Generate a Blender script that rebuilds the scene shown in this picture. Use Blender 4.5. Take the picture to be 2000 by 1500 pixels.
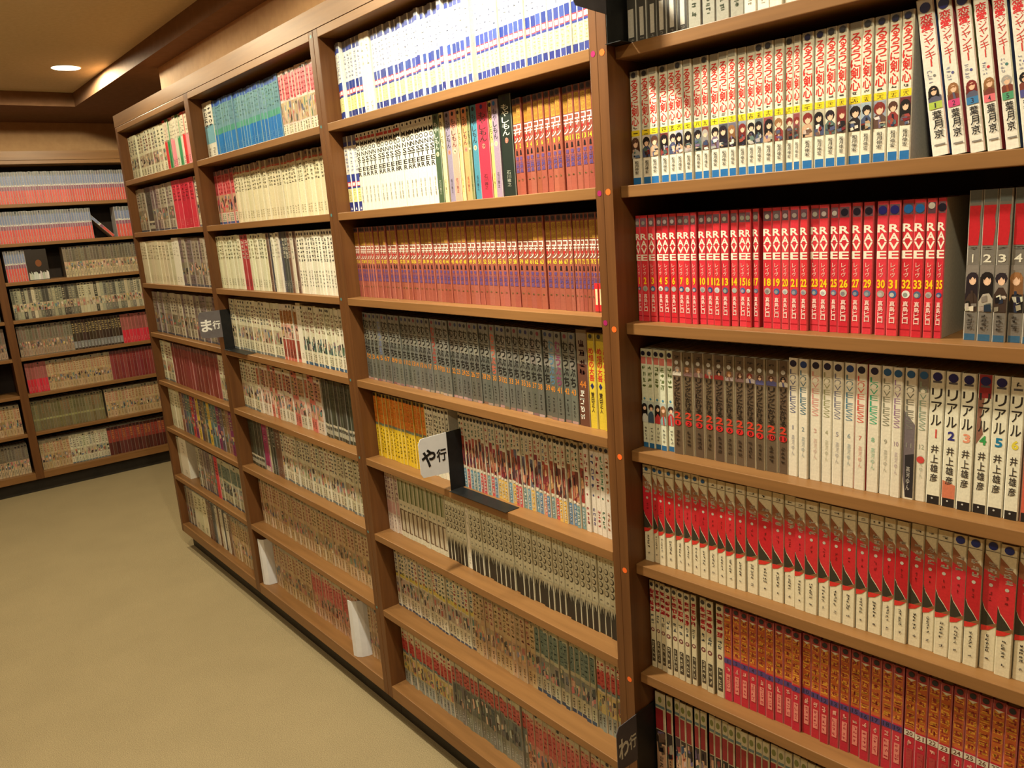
import bpy, bmesh, math, random
import numpy as np
from mathutils import Matrix, Vector

for _o in list(bpy.data.objects):
    bpy.data.objects.remove(_o, do_unlink=True)
scene = bpy.context.scene
COL = scene.collection

# ------------------------------------------------------------------ camera
CAM_R = np.array([[0.63834756, 0.7665077, -0.07055734],
                  [0.11740173, -0.18754113, -0.97521544],
                  [-0.76074255, 0.61424284, -0.20970575]])      # rows: right, down, forward
CAM_C = np.array([0.94278737, -0.96709942, 1.41324641])
CAM_F = 1549.8                                                  # focal length in pixels of a 2000 px wide frame
cam_data = bpy.data.cameras.new('camera')
cam_data.sensor_fit = 'HORIZONTAL'
cam_data.sensor_width = 36.0
cam_data.lens = CAM_F / 2000.0 * 36.0
cam_data.clip_start = 0.02
cam = bpy.data.objects.new('camera', cam_data)
COL.objects.link(cam)
cam.matrix_world = Matrix(((CAM_R[0][0], -CAM_R[1][0], -CAM_R[2][0], CAM_C[0]),
                           (CAM_R[0][1], -CAM_R[1][1], -CAM_R[2][1], CAM_C[1]),
                           (CAM_R[0][2], -CAM_R[1][2], -CAM_R[2][2], CAM_C[2]),
                           (0, 0, 0, 1)))
scene.camera = cam

# ------------------------------------------------------------------ world, lights, exposure
world = bpy.data.worlds.new('world')
scene.world = world
world.use_nodes = True
world.node_tree.nodes['Background'].inputs[0].default_value = (1.0, 0.82, 0.55, 1)
world.node_tree.nodes['Background'].inputs[1].default_value = 0.02
scene.view_settings.view_transform = 'Standard'
scene.view_settings.look = 'None'
scene.view_settings.gamma = 1.0
scene.view_settings.use_curve_mapping = False
scene.view_settings.exposure = 0.5
LAMP_COL = (1.0, 0.895, 0.61)
# ceiling downlights: x, y, watts, cone degrees, colour
LAMPS = [(-3.25, -0.04, 62.0, 178, LAMP_COL),
         (-2.12, -0.46, 24.0, 176, LAMP_COL),
         (-1.22, -0.43, 26.0, 176, LAMP_COL),
         (-0.27, -0.43, 98.0, 160, (1.0, 0.925, 0.73)),
         (0.75, -0.60, 28.0, 165, LAMP_COL),
         (-3.30, -1.60, 18.0, 165, LAMP_COL),
         (-1.80, -1.60, 19.0, 165, LAMP_COL),
         (0.00, -1.60, 34.0, 165, LAMP_COL)]

# ------------------------------------------------------------------ helpers
def lin(c):
    c = c / 255.0
    return c / 12.92 if c <= 0.04045 else ((c + 0.055) / 1.055) ** 2.4

def rgb(c):
    return (lin(c[0]), lin(c[1]), lin(c[2]), 1.0)

def mix(a, b, k):
    return tuple(a[i] * (1 - k) + b[i] * k for i in range(3))

def tag(o, label=None, cat=None, group=None, kind=None):
    if label: o['label'] = label
    if cat: o['category'] = cat
    if group: o['group'] = group
    if kind: o['kind'] = kind
    return o

def empty(name, loc=(0, 0, 0), rz=0.0):
    o = bpy.data.objects.new(name, None)
    o.empty_display_size = 0.05
    COL.objects.link(o)
    o.location = loc
    o.rotation_euler = (0, 0, rz)
    return o

def node_mat(name):
    m = bpy.data.materials.new(name)
    m.use_nodes = True
    nt = m.node_tree
    return m, nt, nt.nodes['Principled BSDF'], nt.links

def noise(nt, scale, detail=4.0, rough=0.6, mapping=None, coord='Object'):
    tc = nt.nodes.new('ShaderNodeTexCoord')
    n = nt.nodes.new('ShaderNodeTexNoise')
    n.inputs['Scale'].default_value = scale
    n.inputs['Detail'].default_value = detail
    n.inputs['Roughness'].default_value = rough
    if mapping:
        mp = nt.nodes.new('ShaderNodeMapping')
        mp.inputs['Scale'].default_value = mapping
        nt.links.new(tc.outputs[coord], mp.inputs['Vector'])
        nt.links.new(mp.outputs['Vector'], n.inputs['Vector'])
    else:
        nt.links.new(tc.outputs[coord], n.inputs['Vector'])
    return n

def ramp(nt, src, stops):
    r = nt.nodes.new('ShaderNodeValToRGB')
    r.color_ramp.elements[0].position, r.color_ramp.elements[0].color = stops[0]
    r.color_ramp.elements[1].position, r.color_ramp.elements[1].color = stops[-1]
    for p, c in stops[1:-1]:
        e = r.color_ramp.elements.new(p)
        e.color = c
    nt.links.new(src, r.inputs['Fac'])
    return r

def bump(nt, src, b, strength, dist):
    k = nt.nodes.new('ShaderNodeBump')
    k.inputs['Strength'].default_value = strength
    k.inputs['Distance'].default_value = dist
    nt.links.new(src, k.inputs['Height'])
    nt.links.new(k.outputs['Normal'], b.inputs['Normal'])

def surf(name, c0, c1, scale, rough, mapping=None, bmp=None, spec=0.3, detail=4.0, coord='Object'):
    m, nt, b, ln = node_mat(name)
    n = noise(nt, scale, detail, 0.6, mapping, coord)
    r = ramp(nt, n.outputs['Fac'], [(0.3, rgb(c0)), (0.7, rgb(c1))])
    ln.new(r.outputs['Color'], b.inputs['Base Color'])
    b.inputs['Roughness'].default_value = rough
    b.inputs['Specular IOR Level'].default_value = spec
    if bmp:
        bump(nt, n.outputs['Fac'], b, bmp[0], bmp[1])
    return m

M = {}
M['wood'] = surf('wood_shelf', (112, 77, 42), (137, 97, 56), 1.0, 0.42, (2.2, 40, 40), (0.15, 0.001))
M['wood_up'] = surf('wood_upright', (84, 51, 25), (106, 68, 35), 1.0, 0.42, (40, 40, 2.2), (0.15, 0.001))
M['back'] = surf('back_board', (30, 20, 13), (40, 27, 17), 1.0, 0.7, (30, 30, 2.0))
M['plinth'] = surf('plinth_black', (34, 30, 24), (46, 40, 32), 12.0, 0.6)
M['plaster'] = surf('wall_plaster', (176, 136, 96), (188, 148, 106), 30.0, 0.85, None, (0.1, 0.002))
M['ceil'] = surf('ceiling_paint', (196, 178, 142), (206, 188, 152), 60.0, 0.9, None, (0.1, 0.002))
M['soffit'] = surf('soffit_paint', (112, 80, 54), (122, 88, 62), 30.0, 0.9)
M['white_metal'] = surf('lamp_white_metal', (220, 216, 206), (230, 226, 216), 20.0, 0.35)
M['black_metal'] = surf('bookend_black_metal', (16, 16, 16), (26, 26, 25), 60.0, 0.45)
M['card_white'] = surf('card_white', (205, 205, 205), (214, 214, 214), 40.0, 0.6)
M['card_dark_lit'] = surf('card_dark_lit', (92, 86, 86), (102, 96, 96), 40.0, 0.5)  # dark card made lighter: the light falling on it is put into the colour
M['card_dark'] = surf('card_dark', (66, 62, 66), (76, 72, 76), 40.0, 0.5)

# carpet: fine looped pile
m, nt, b, ln = node_mat('carpet_beige')
n1 = noise(nt, 420.0, 3.0, 0.7)
n2 = noise(nt, 6.0, 4.0, 0.6)
r1 = ramp(nt, n1.outputs['Fac'], [(0.3, rgb((124, 108, 80))), (0.7, rgb((182, 164, 126)))])
r2 = ramp(nt, n2.outputs['Fac'], [(0.3, rgb((246, 246, 246))), (0.7, rgb((255, 255, 255)))])
mx = nt.nodes.new('ShaderNodeMix'); mx.data_type = 'RGBA'; mx.blend_type = 'MULTIPLY'
mx.inputs[0].default_value = 1.0
ln.new(r1.outputs['Color'], mx.inputs[6]); ln.new(r2.outputs['Color'], mx.inputs[7])
ln.new(mx.outputs[2], b.inputs['Base Color'])
b.inputs['Roughness'].default_value = 0.95
b.inputs['Specular IOR Level'].default_value = 0.05
bump(nt, n1.outputs['Fac'], b, 0.6, 0.004)
M['carpet'] = m

# printed covers: flat print colour is stored per face
def print_mat(name, rough, spec):
    m, nt, b, ln = node_mat(name)
    a = nt.nodes.new('ShaderNodeAttribute'); a.attribute_name = 'Col'
    n = noise(nt, 300.0, 2.0, 0.6)
    r = ramp(nt, n.outputs['Fac'], [(0.3, rgb((236, 236, 236))), (0.7, rgb((255, 255, 255)))])
    mx = nt.nodes.new('ShaderNodeMix'); mx.data_type = 'RGBA'; mx.blend_type = 'MULTIPLY'
    mx.inputs[0].default_value = 1.0
    ln.new(a.outputs['Color'], mx.inputs[6]); ln.new(r.outputs['Color'], mx.inputs[7])
    ln.new(mx.outputs[2], b.inputs['Base Color'])
    b.inputs['Roughness'].default_value = rough
    b.inputs['Specular IOR Level'].default_value = spec
    return m
M['print'] = print_mat('printed_cover', 0.38, 0.35)
M['paper'] = print_mat('book_paper', 0.9, 0.1)

m, nt, b, ln = node_mat('lamp_glow')
b.inputs['Emission Color'].default_value = (1.0, 0.9, 0.72, 1)
b.inputs['Emission Strength'].default_value = 14.0
nz = noise(nt, 30.0)
rz_ = ramp(nt, nz.outputs['Fac'], [(0.3, rgb((240, 236, 228))), (0.7, rgb((250, 246, 240)))])
ln.new(rz_.outputs['Color'], b.inputs['Base Color'])
M['glow'] = m

def box_bm(bm, x0, x1, y0, y1, z0, z1, bev=0.0):
    vs = [bm.verts.new(p) for p in ((x0, y0, z0), (x1, y0, z0), (x1, y1, z0), (x0, y1, z0),
                                    (x0, y0, z1), (x1, y0, z1), (x1, y1, z1), (x0, y1, z1))]
    fs = [bm.faces.new([vs[i] for i in f]) for f in ((0, 3, 2, 1), (4, 5, 6, 7), (0, 1, 5, 4),
                                                     (1, 2, 6, 5), (2, 3, 7, 6), (3, 0, 4, 7))]
    if bev:
        es = list({e for f in fs for e in f.edges})
        bmesh.ops.bevel(bm, geom=es, offset=bev, segments=2, affect='EDGES', profile=0.5)

def obj(name, bm, mat, parent=None, smooth=False):
    me = bpy.data.meshes.new(name)
    bm.to_mesh(me); bm.free()
    if smooth:
        for p in me.polygons: p.use_smooth = True
    o = bpy.data.objects.new(name, me)
    COL.objects.link(o)
    me.materials.append(mat)
    if parent: o.parent = parent
    return o

def box(name, x0, x1, y0, y1, z0, z1, mat, parent=None, bev=0.0):
    """A box whose origin sits at its own base centre."""
    cx, cy = (x0 + x1) / 2, (y0 + y1) / 2
    bm = bmesh.new()
    box_bm(bm, x0 - cx, x1 - cx, y0 - cy, y1 - cy, 0, z1 - z0, bev)
    o = obj(name, bm, mat, parent)
    o.location = (cx, cy, z0)
    return o

# ------------------------------------------------------------------ the room
H_CEIL, H_SOFF = 2.20, 2.13
XL, XR, YN = -4.56, 2.40, -2.70
SOFF_X, SOFF_Y = -3.92, 0.12
tag(box('floor', XL, XR, YN, 2.0, -0.05, 0.0, M['carpet']), 'beige looped carpet floor', kind='structure')
tag(box('wall_left', XL - 0.10, XL, YN, 2.0, 0.0, 2.4, M['plaster']), 'tan plaster wall behind the far bookcase', kind='structure')
tag(box('wall_back', -2.775, 0.02, 0.215, 0.40, 0.0, 2.4, M['plaster']), 'tan plaster wall above the long bookcases', kind='structure')
tag(box('wall_near', 0.02, XR, 0.29, 0.40, 0.0, 2.4, M['plaster']), kind='structure')
tag(box('wall_far', XL, -2.775, 2.0, 2.1, 0.0, 2.4, M['plaster']), kind='structure')
tag(box('wall_front', XL, XR, YN - 0.1, YN, 0.0, 2.4, M['plaster']), kind='structure')
tag(box('wall_right', XR, XR + 0.1, YN, 0.40, 0.0, 2.4, M['plaster']), kind='structure')

# ceiling with round holes for the downlights, and a lower soffit along the walls
def ceiling_mesh():
    R, S = 0.056, 0.08
    xs = sorted({SOFF_X, XR} | {l[0] - S for l in LAMPS} | {l[0] + S for l in LAMPS})
    ys = sorted({YN, SOFF_Y} | {l[1] - S for l in LAMPS} | {l[1] + S for l in LAMPS})
    bm = bmesh.new()
    def quad(a, b_, c, d):
        bm.faces.new([bm.verts.new(p) for p in (a, b_, c, d)])
    holes = [(l[0], l[1]) for l in LAMPS]
    for i in range(len(xs) - 1):
        for j in range(len(ys) - 1):
            cx, cy = (xs[i] + xs[i + 1]) / 2, (ys[j] + ys[j + 1]) / 2
            if any(abs(cx - h[0]) < S and abs(cy - h[1]) < S for h in holes):
                continue
            quad((xs[i], ys[j], H_CEIL), (xs[i], ys[j + 1], H_CEIL), (xs[i + 1], ys[j + 1], H_CEIL), (xs[i + 1], ys[j], H_CEIL))
    N = 32
    for hx, hy in holes:
        inner, outer = [], []
        for k in range(N):
            a = 2 * math.pi * k / N
            c, s = math.cos(a), math.sin(a)
            f = S / max(abs(c), abs(s))
            inner.append(bm.verts.new((hx + R * c, hy + R * s, H_CEIL)))
            outer.append(bm.verts.new((hx + f * c, hy + f * s, H_CEIL)))
        for k in range(N):
            q = (k + 1) % N
            bm.faces.new((inner[k], inner[q], outer[q], outer[k]))
    return bm
tag(obj('ceiling', ceiling_mesh(), M['ceil']), 'olive beige ceiling panel with recessed downlights', kind='structure')
box('ceiling_cover', XL - 0.1, XR + 0.1, YN - 0.1, 2.1, 2.40, 2.45, M['ceil'])['kind'] = 'structure'
bm = bmesh.new()
box_bm(bm, XL, 0.02, SOFF_Y, 0.215, H_SOFF, 2.40)
box_bm(bm, 0.02, XR, SOFF_Y, 0.29, H_SOFF, 2.40)
box_bm(bm, XL, -2.775, 0.215, 2.0, H_SOFF, 2.40)
box_bm(bm, XL, SOFF_X, YN, SOFF_Y, H_SOFF, 2.40)
tag(obj('trim_1', bm, M['soffit']), 'brown dropped soffit running round the ceiling edge', kind='structure')

# downlights
def ring_bm(bm, prof, n=36):
    rows = []
    for r, z in prof:
        rows.append([bm.verts.new((r * math.cos(2 * math.pi * k / n), r * math.sin(2 * math.pi * k / n), z)) for k in range(n)])
    for a, b_ in zip(rows, rows[1:]):
        for k in range(n):
            bm.faces.new((a[k], a[(k + 1) % n], b_[(k + 1) % n], b_[k]))
    return rows

LAMP_WHERE = ['near the ceiling corner', 'above the far bookcase end', 'above the middle of the long row',
              'over the white top shelf', 'over the nearest bookcase', 'in the far half of the aisle',
              'in the middle of the aisle', 'in the near half of the aisle']
for (lx, ly, watts, cone, lc), where in zip(LAMPS, LAMP_WHERE):
    t = empty('ceiling_downlight', (lx, ly, H_CEIL))
    tag(t, 'round white recessed downlight ' + where, 'downlight', 'ceiling downlights')
    bm = bmesh.new()
    ring_bm(bm, [(0.056, 0.0), (0.057, -0.002), (0.061, -0.003), (0.063, 0.0)])
    obj('trim_ring', bm, M['white_metal'], t, True)
    bm = bmesh.new()
    rows = ring_bm(bm, [(0.056, 0.0), (0.052, 0.03), (0.040, 0.06)])
    obj('reflector', bm, M['white_metal'], t, True)
    bm = bmesh.new()
    rows = ring_bm(bm, [(0.046, 0.026), (0.036, 0.019), (0.018, 0.014), (0.001, 0.013)])
    obj('lens', bm, M['glow'], t, True)
    ld = bpy.data.lights.new('downlight_beam', 'SPOT')
    ld.energy = watts
    ld.color = lc
    ld.spot_size = math.radians(cone)
    ld.spot_blend = 0.15 if cone > 177 else (0.3 if cone > 170 else 0.7)
    ld.shadow_soft_size = 0.035
    lo = bpy.data.objects.new('downlight_beam', ld)
    COL.objects.link(lo)
    lo.parent = t
    lo.location = (0, 0, 0.004)

# ------------------------------------------------------------------ bookcases
ZS = [1.66, 1.445, 1.231, 1.016, .801, .586, .358, .12]          # shelf tops, upper to lower
DZ = [1.657, 1.444, 1.219, .995, .782, .564, .336, .106]
TH = 0.019                                                       # shelf thickness
FRAMES = {'A': ((0, 0), 0.0), 'B': ((0, 0), 0.0), 'C': ((0, 0), 0.0), 'D': ((0.018, 0.0), 3.7),
          'L': ((-4.32, 0.0), 87.5), 'M': ((-4.32, 0.0), 87.5)}
BAYS = {'A': (-2.750, -1.893), 'B': (-1.852, -0.947), 'C': (-0.900, 0.0), 'D': (0.019, 0.92),
        'L': (-0.305, 0.60), 'M': (-1.25, -0.347)}
DEPTH = 0.205

def bookcase(frame, bays, posts, zs, label, top=1.878, shelf_in=0.0, ends=None):
    (ox, oy), deg = FRAMES[frame]
    t = empty('bookcase', (ox, oy, 0), math.radians(deg))
    tag(t, label, 'bookcase', 'wooden bookcases lining the walls')
    s0, s1 = posts[0][0], posts[-1][1]
    for p0, p1 in posts:
        if frame == 'D' and p0 == 0.0:                       # tapered so that it meets the neighbour's straight side
            bm = bmesh.new()
            box_bm(bm, p0, p1, 0.0, DEPTH, 0.08, top)
            for v in bm.verts:
                if v.co.x < 0.001: v.co.x = v.co.y * math.tan(math.radians(3.7)) + 0.0002
            obj('side_panel', bm, M['wood_up'], t)
        else:
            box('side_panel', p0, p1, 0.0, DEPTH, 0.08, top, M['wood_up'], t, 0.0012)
    for b in bays:
        b0, b1 = BAYS[b]
        for i, z in enumerate(zs):
            if i < 7:
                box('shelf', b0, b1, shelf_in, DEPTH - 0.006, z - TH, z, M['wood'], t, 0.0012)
            else:
                box('bottom_board', b0, b1, shelf_in * 0.5, DEPTH - 0.006, z - 0.04, z, M['wood'], t, 0.0012)
        box('top_board', b0, b1, 0.0, DEPTH - 0.006, top - 0.02, top, M['wood'], t, 0.0012)
        box('back_panel', b0, b1, DEPTH - 0.006, DEPTH, 0.08, top, M['back'], t)
    box('plinth', s0 + 0.02 if frame in 'AD' else s0, s1, 0.035, DEPTH, 0.0, 0.08, M['plinth'], t)
    return t

CASE_AB = bookcase('A', 'AB', [(-2.775, -2.750), (-1.893, -1.852), (-0.947, -0.9245)], ZS,
                   'long brown wooden bookcase of two bays ending at the aisle opening')
CASE_C = bookcase('C', 'C', [(-0.923, -0.900), (0.0, 0.0175)], ZS,
                  'brown wooden bookcase with purple dot stickers down its post')
CASE_D = bookcase('D', 'D', [(0.0, 0.019), (0.92, 0.939)], DZ,
                  'nearest brown wooden bookcase, orange dot stickers down its post', top=1.878, shelf_in=0.02)
CASE_L = bookcase('L', 'LM', [(-1.275, -1.25), (-0.347, -0.305), (0.60, 0.625)], ZS,
                  'far wooden bookcase on the end wall past the aisle opening', top=1.895)
# fascia boards over the cases
tag(box('trim_2', -2.775, 0.019, 0.0, 0.215, 1.8795, 1.926, M['wood']), 'wooden fascia board above the long bookcases', kind='structure')
o = box('trim_3', 0.0, 0.939, 0.0, 0.15, 1.8795, 1.926, M['wood']); o['kind'] = 'structure'
o.matrix_world = Matrix.Translation((0.020, 0.0, 0)) @ Matrix.Rotation(math.radians(3.7), 4, 'Z') @ Matrix.Translation((0.4695, 0.075, 1.8795))
o = box('trim_4', -1.275, 0.625, -0.002, 0.235, 1.8965, 1.945, M['wood']); o['kind'] = 'structure'
o.matrix_world = Matrix.Translation((-4.32, 0.0, 0)) @ Matrix.Rotation(math.radians(87.5), 4, 'Z') @ Matrix.Translation((-0.325, 0.1165, 1.8965))

# round price-dot stickers on the posts beside C and D
def dot_mesh(name, r, col):
    mb = PB()
    mb.disc(0, 0, r, -0.0003, col)
    return mb.mesh(name)

# ------------------------------------------------------------------ printed geometry
GLYPH = {}
_tc = bpy.data.curves.new('glyph', 'FONT')
_tc.resolution_u = 2
_to = bpy.data.objects.new('glyph', _tc)
COL.objects.link(_to)
_dg = bpy.context.evaluated_depsgraph_get()

def glyph(ch, bold=0.012):
    """A character or short word as a flat mesh normalised to its own box: verts (n,2) in 0..1, faces, aspect."""
    k = (ch, bold)
    if k in GLYPH: return GLYPH[k]
    _tc.body = ch
    _tc.offset = bold
    _dg.update()
    ev = _to.evaluated_get(_dg)
    me = ev.to_mesh()
    n = len(me.vertices)
    co = np.empty(n * 3); me.vertices.foreach_get('co', co)
    co = co.reshape(-1, 3)[:, :2]
    fs = [tuple(p.vertices) for p in me.polygons]
    ev.to_mesh_clear()
    if ch == 'ー': co = np.stack([co[:, 1], -co[:, 0]], 1)
    lo, hi = co.min(0), co.max(0)
    sz = np.maximum(hi - lo, 1e-4)
    GLYPH[k] = ((co - lo) / sz, fs, sz[0] / sz[1])
    return GLYPH[k]

class PB:
    """Collects flat-coloured polygons; x to the right, y into the shelf, z up, print facing -y."""
    def __init__(self):
        self.v, self.f, self.c, self.n = [], [], [], 0
    def add(self, verts, faces, col):
        self.v.append(np.asarray(verts, float)); b = self.n
        for f in faces:
            self.f.append(tuple(i + b for i in f)); self.c.append(col)
        self.n += len(verts)
    def rect(self, x0, x1, z0, z1, y, col):
        self.add([(x0, y, z0), (x1, y, z0), (x1, y, z1), (x0, y, z1)], [(0, 1, 2, 3)], col)
    def poly(self, pts, y, col):
        self.add([(x, y, z) for x, z in pts], [tuple(range(len(pts)))], col)
    def disc(self, cx, cz, r, y, col, n=14, rz=None):
        rz = rz or r
        self.poly([(cx + r * math.cos(2 * math.pi * k / n), cz + rz * math.sin(2 * math.pi * k / n)) for k in range(n)], y, col)
    def glyph(self, ch, x0, x1, z0, z1, y, col, bold=0.012):
        co, fs, asp = glyph(ch, bold)
        v = np.empty((len(co), 3))
        v[:, 0] = x0 + co[:, 0] * (x1 - x0); v[:, 1] = y; v[:, 2] = z0 + co[:, 1] * (z1 - z0)
        self.add(v, fs, col)
    def merge(self, o, mat):
        """mat: 4x4 numpy"""
        for a in o.v:
            self.v.append(a @ mat[:3, :3].T + mat[:3, 3])
        self.f += [tuple(i + self.n for i in f) for f in o.f]
        self.c += o.c
        self.n += o.n
    def mesh(self, name):
        me = bpy.data.meshes.new(name)
        V = np.concatenate(self.v) if self.v else np.zeros((0, 3))
        me.from_pydata(V.tolist(), [], self.f)
        a = me.color_attributes.new('Col', 'FLOAT_COLOR', 'CORNER')
        cc = {}
        arr = []
        for f, c in zip(self.f, self.c):
            q = cc.get(c)
            if q is None: q = cc[c] = rgb(c)
            arr.extend(q * len(f))
        a.data.foreach_set('color', arr)
        me.materials.append(M['print'])
        return me

class Book:
    """One volume: cover body plus named print parts, all in the book's own frame."""
    def __init__(self, w, h, d, base, side=None, edge=None, bands=()):
        self.w, self.h, self.d = w, h, d
        self.base = tuple(int(x) for x in base)
        self.side = side or mix(base, (205, 200, 186), 0.35)
        self.edge = edge or mix(base, (214, 208, 192), 0.45)
        self.bands = list(bands)
        self.parts = {}
        self.ly = 0
    def p(self, name):
        if name not in self.parts: self.parts[name] = PB()
        return self.parts[name]
    def Y(self):
        self.ly += 1
        return -0.00015 - 0.00006 * self.ly
    def Zt(self, t): return self.h * (1 - t)
    def rect(self, part, s0, s1, t0, t1, col):
        self.p(part).rect(s0 * self.w, s1 * self.w, self.Zt(t1), self.Zt(t0), self.Y(), ic(col))
    def poly(self, part, pts, col):
        self.p(part).poly([(s * self.w, self.Zt(t)) for s, t in pts], self.Y(), ic(col))
    def disc(self, part, s, t, r, col, rz=None, n=14):
        self.p(part).disc(s * self.w, self.Zt(t), r, self.Y(), ic(col), n, rz)
    def text(self, part, blocks, t0, t1, s0, s1, col, bold=0.012, fill=0.9, weights=None):
        y = self.Y(); n = len(blocks)
        weights = weights or [1] * n
        tot = sum(weights); a = t0
        for ch, wt in zip(blocks, weights):
            b = a + (t1 - t0) * wt / tot
            if ch not in (' ', ''):
                g = (b - a) * (1 - fill) / 2
                x0, x1 = s0 * self.w, s1 * self.w
                if ch in ('1', 'I', 'ー', '一', 'l'):
                    if ch == '一':
                        mid = (a + b) / 2
                        self.p(part).glyph(ch, x0, x1, self.Zt(mid + .1 * (b - a)), self.Zt(mid - .1 * (b - a)), y, ic(col), bold); a = b; continue
                    m_ = (x0 + x1) / 2; hw = (x1 - x0) * (0.2 if ch != 'ー' else 0.08)
                    x0, x1 = m_ - hw, m_ + hw
                self.p(part).glyph(ch, x0, x1, self.Zt(b - g), self.Zt(a + g), y, ic(col), bold)
            a = b
    def scrib(self, part, t0, t1, s0, s1, n, col, rng, k=4):
        """illegible lettering: small strokes, n characters down the spine"""
        y = self.Y()
        for i in range(n):
            a = t0 + (t1 - t0) * i / n; hh = (t1 - t0) / n * 0.86
            for _ in range(k):
                if rng.random() < 0.5:
                    ss = s0 + (s1 - s0) * rng.random() * 0.3; se = s1 - (s1 - s0) * rng.random() * 0.3
                    tt = a + hh * rng.random() * 0.85; te = tt + hh * 0.15
                else:
                    ss = s0 + (s1 - s0) * rng.random() * 0.8; se = ss + (s1 - s0) * 0.2
                    tt = a + hh * rng.random() * 0.4; te = tt + hh * (0.3 + 0.3 * rng.random())
                self.p(part).rect(ss * self.w, se * self.w, self.Zt(te), self.Zt(tt), y, ic(col))
    def pic(self, t0, t1, s0, s1, rng, pal, part='cover_picture', bg=None):
        """a small generic bust portrait: ground, clothes, hair, face"""
        if bg: self.rect(part, s0, s1, t0, t1, bg)
        h = t1 - t0; m_ = (s0 + s1) / 2 + (rng.random() - .5) * 0.16 * (s1 - s0)
        cl = pal[rng.randrange(len(pal))]; hair = HAIR[rng.randrange(len(HAIR))]
        skin = (226, 186, 156)
        self.poly(part, [(s0, t1), (s0, t0 + h * .62), (m_ - .18 * (s1 - s0), t0 + h * .47), (m_ + .18 * (s1 - s0), t0 + h * .47), (s1, t0 + h * .62), (s1, t1)], cl)
        r = min((s1 - s0) * self.w * .42, h * self.h * .26)
        if rng.random() < .55:                                   # long hair behind the shoulders
            hw = r * 1.15 / self.w
            self.poly(part, [(max(s0, m_ - hw), t0 + h * .25), (min(s1, m_ + hw), t0 + h * .25), (min(s1, m_ + hw * 1.1), t0 + h * .72), (m_ + hw * .4, t0 + h * .6), (m_ - hw * .5, t0 + h * .62), (max(s0, m_ - hw * 1.1), t0 + h * .78)], mix(hair, (0, 0, 0), .15))
        self.disc(part, m_, t0 + h * .28, r * 1.12, hair, rz=r * 1.22, n=10)
        self.disc(part, m_ + .02, t0 + h * .34, r * .66, skin, rz=r * .86, n=9)
        self.poly(part, [(m_ - .3 * (s1 - s0), t0 + h * .2), (m_ + .3 * (s1 - s0), t0 + h * .16), (m_ + .18 * (s1 - s0), t0 + h * .31), (m_, t0 + h * .25), (m_ - .2 * (s1 - s0), t0 + h * .33)], hair)
        if rng.random() < .7:
            c2 = pal[rng.randrange(len(pal))]
            self.poly(part, [(m_ - .1 * (s1 - s0), t0 + h * .55), (m_ + .08 * (s1 - s0), t0 + h * .55), (m_ + .2 * (s1 - s0), t1), (m_ - .02 * (s1 - s0), t1)], c2)
    def collage(self, t0, t1, rng, pal, part='cover_picture', n=7):
        """a busy printed picture band: overlapping irregular colour patches"""
        for _ in range(n):
            a = t0 + (t1 - t0) * rng.random() * .75; b_ = min(t1, a + (t1 - t0) * (.15 + .35 * rng.random()))
            s0 = .04 + .55 * rng.random(); s1 = min(.96, s0 + .2 + .5 * rng.random())
            k = .3 * (s1 - s0)
            self.poly(part, [(s0, a + (b_ - a) * .3 * rng.random()), (s1 - k * rng.random(), a), (s1, b_ - (b_ - a) * .4 * rng.random()), (s0 + k * rng.random(), b_)], jit(pal[rng.randrange(len(pal))], rng, 22))
    def sticker(self, col, t=0.045, r=None, s=0.5):
        r = r or min(self.w * .34, .0042)
        self.disc('round_sticker', s, t, r, col)
    def cover(self):
        """cover shell with a recessed paper block at top and foot (the block is its own part)"""
        b = PB(); w, h, d = self.w, self.h, self.d
        c = min(.0013, w * .12)
        outl = [(0, c), (c, 0), (w - c, 0), (w, c), (w, d), (0, d)]
        cols = [self.edge, self.base, self.edge, self.side]
        ts = sorted({0.0, 1.0} | {t for bd in self.bands for t in bd[:2]})
        def face(i, z0, z1, col):
            (xa, ya), (xb, yb) = outl[i], outl[(i + 1) % 6]
            b.add([(xa, ya, z0), (xb, yb, z0), (xb, yb, z1), (xa, ya, z1)], [(0, 1, 2, 3)], ic(col))
        for ta, tb in zip(ts, ts[1:]):
            col = self.base
            for bd in self.bands:
                if bd[0] <= ta + 1e-6 and bd[1] >= tb - 1e-6: col = bd[2]
            face(1, self.Zt(tb), self.Zt(ta), col)
        face(0, 0, h, cols[0]); face(2, 0, h, cols[2]); face(3, 0, h, self.side); face(5, 0, h, self.side)
        return b
    def pages(self, b):
        w, h, d = self.w, self.h, self.d
        i = .0007; y0 = .0018
        pc = (214, 202, 172)
        for z, fl in ((h - .0016, False), (.0012, True)):
            q = [(i, y0, z), (w - i, y0, z), (w - i, d, z), (i, d, z)]
            b.add(q, [(3, 2, 1, 0) if fl else (0, 1, 2, 3)], pc)
        for x, o_ in ((i, 1), (w - i, -1)):                    # inner cheeks of the cover
            b.add([(x, y0, h - .0016), (x, d, h - .0016), (x, d, h), (x, y0, h)], [(0, 1, 2, 3)], ic(mix(self.side, (190, 180, 160), .5)))
        b.add([(i, y0, h - .0016), (w - i, y0, h - .0016), (w - i, y0, h), (i, y0, h)], [(0, 1, 2, 3)], ic(self.edge))
        b.add([(0, 0.0013, h), (w, 0.0013, h), (w - i, y0, h), (i, y0, h)], [(0, 1, 2, 3)], ic(self.edge))
        b.add([(0, 0.0013, h), (i, y0, h), (i, d, h), (0, d, h)], [(0, 1, 2, 3)], ic(self.side))
        b.add([(w, 0.0013, h), (w, d, h), (w - i, d, h), (w - i, y0, h)], [(0, 1, 2, 3)], ic(self.side))
        b.add([(0, d, 0), (0, d, h), (w, d, h), (w, d, 0)], [(0, 1, 2, 3)], pc)
        return b

def ic(c):
    return (int(c[0]), int(c[1]), int(c[2]))

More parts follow.
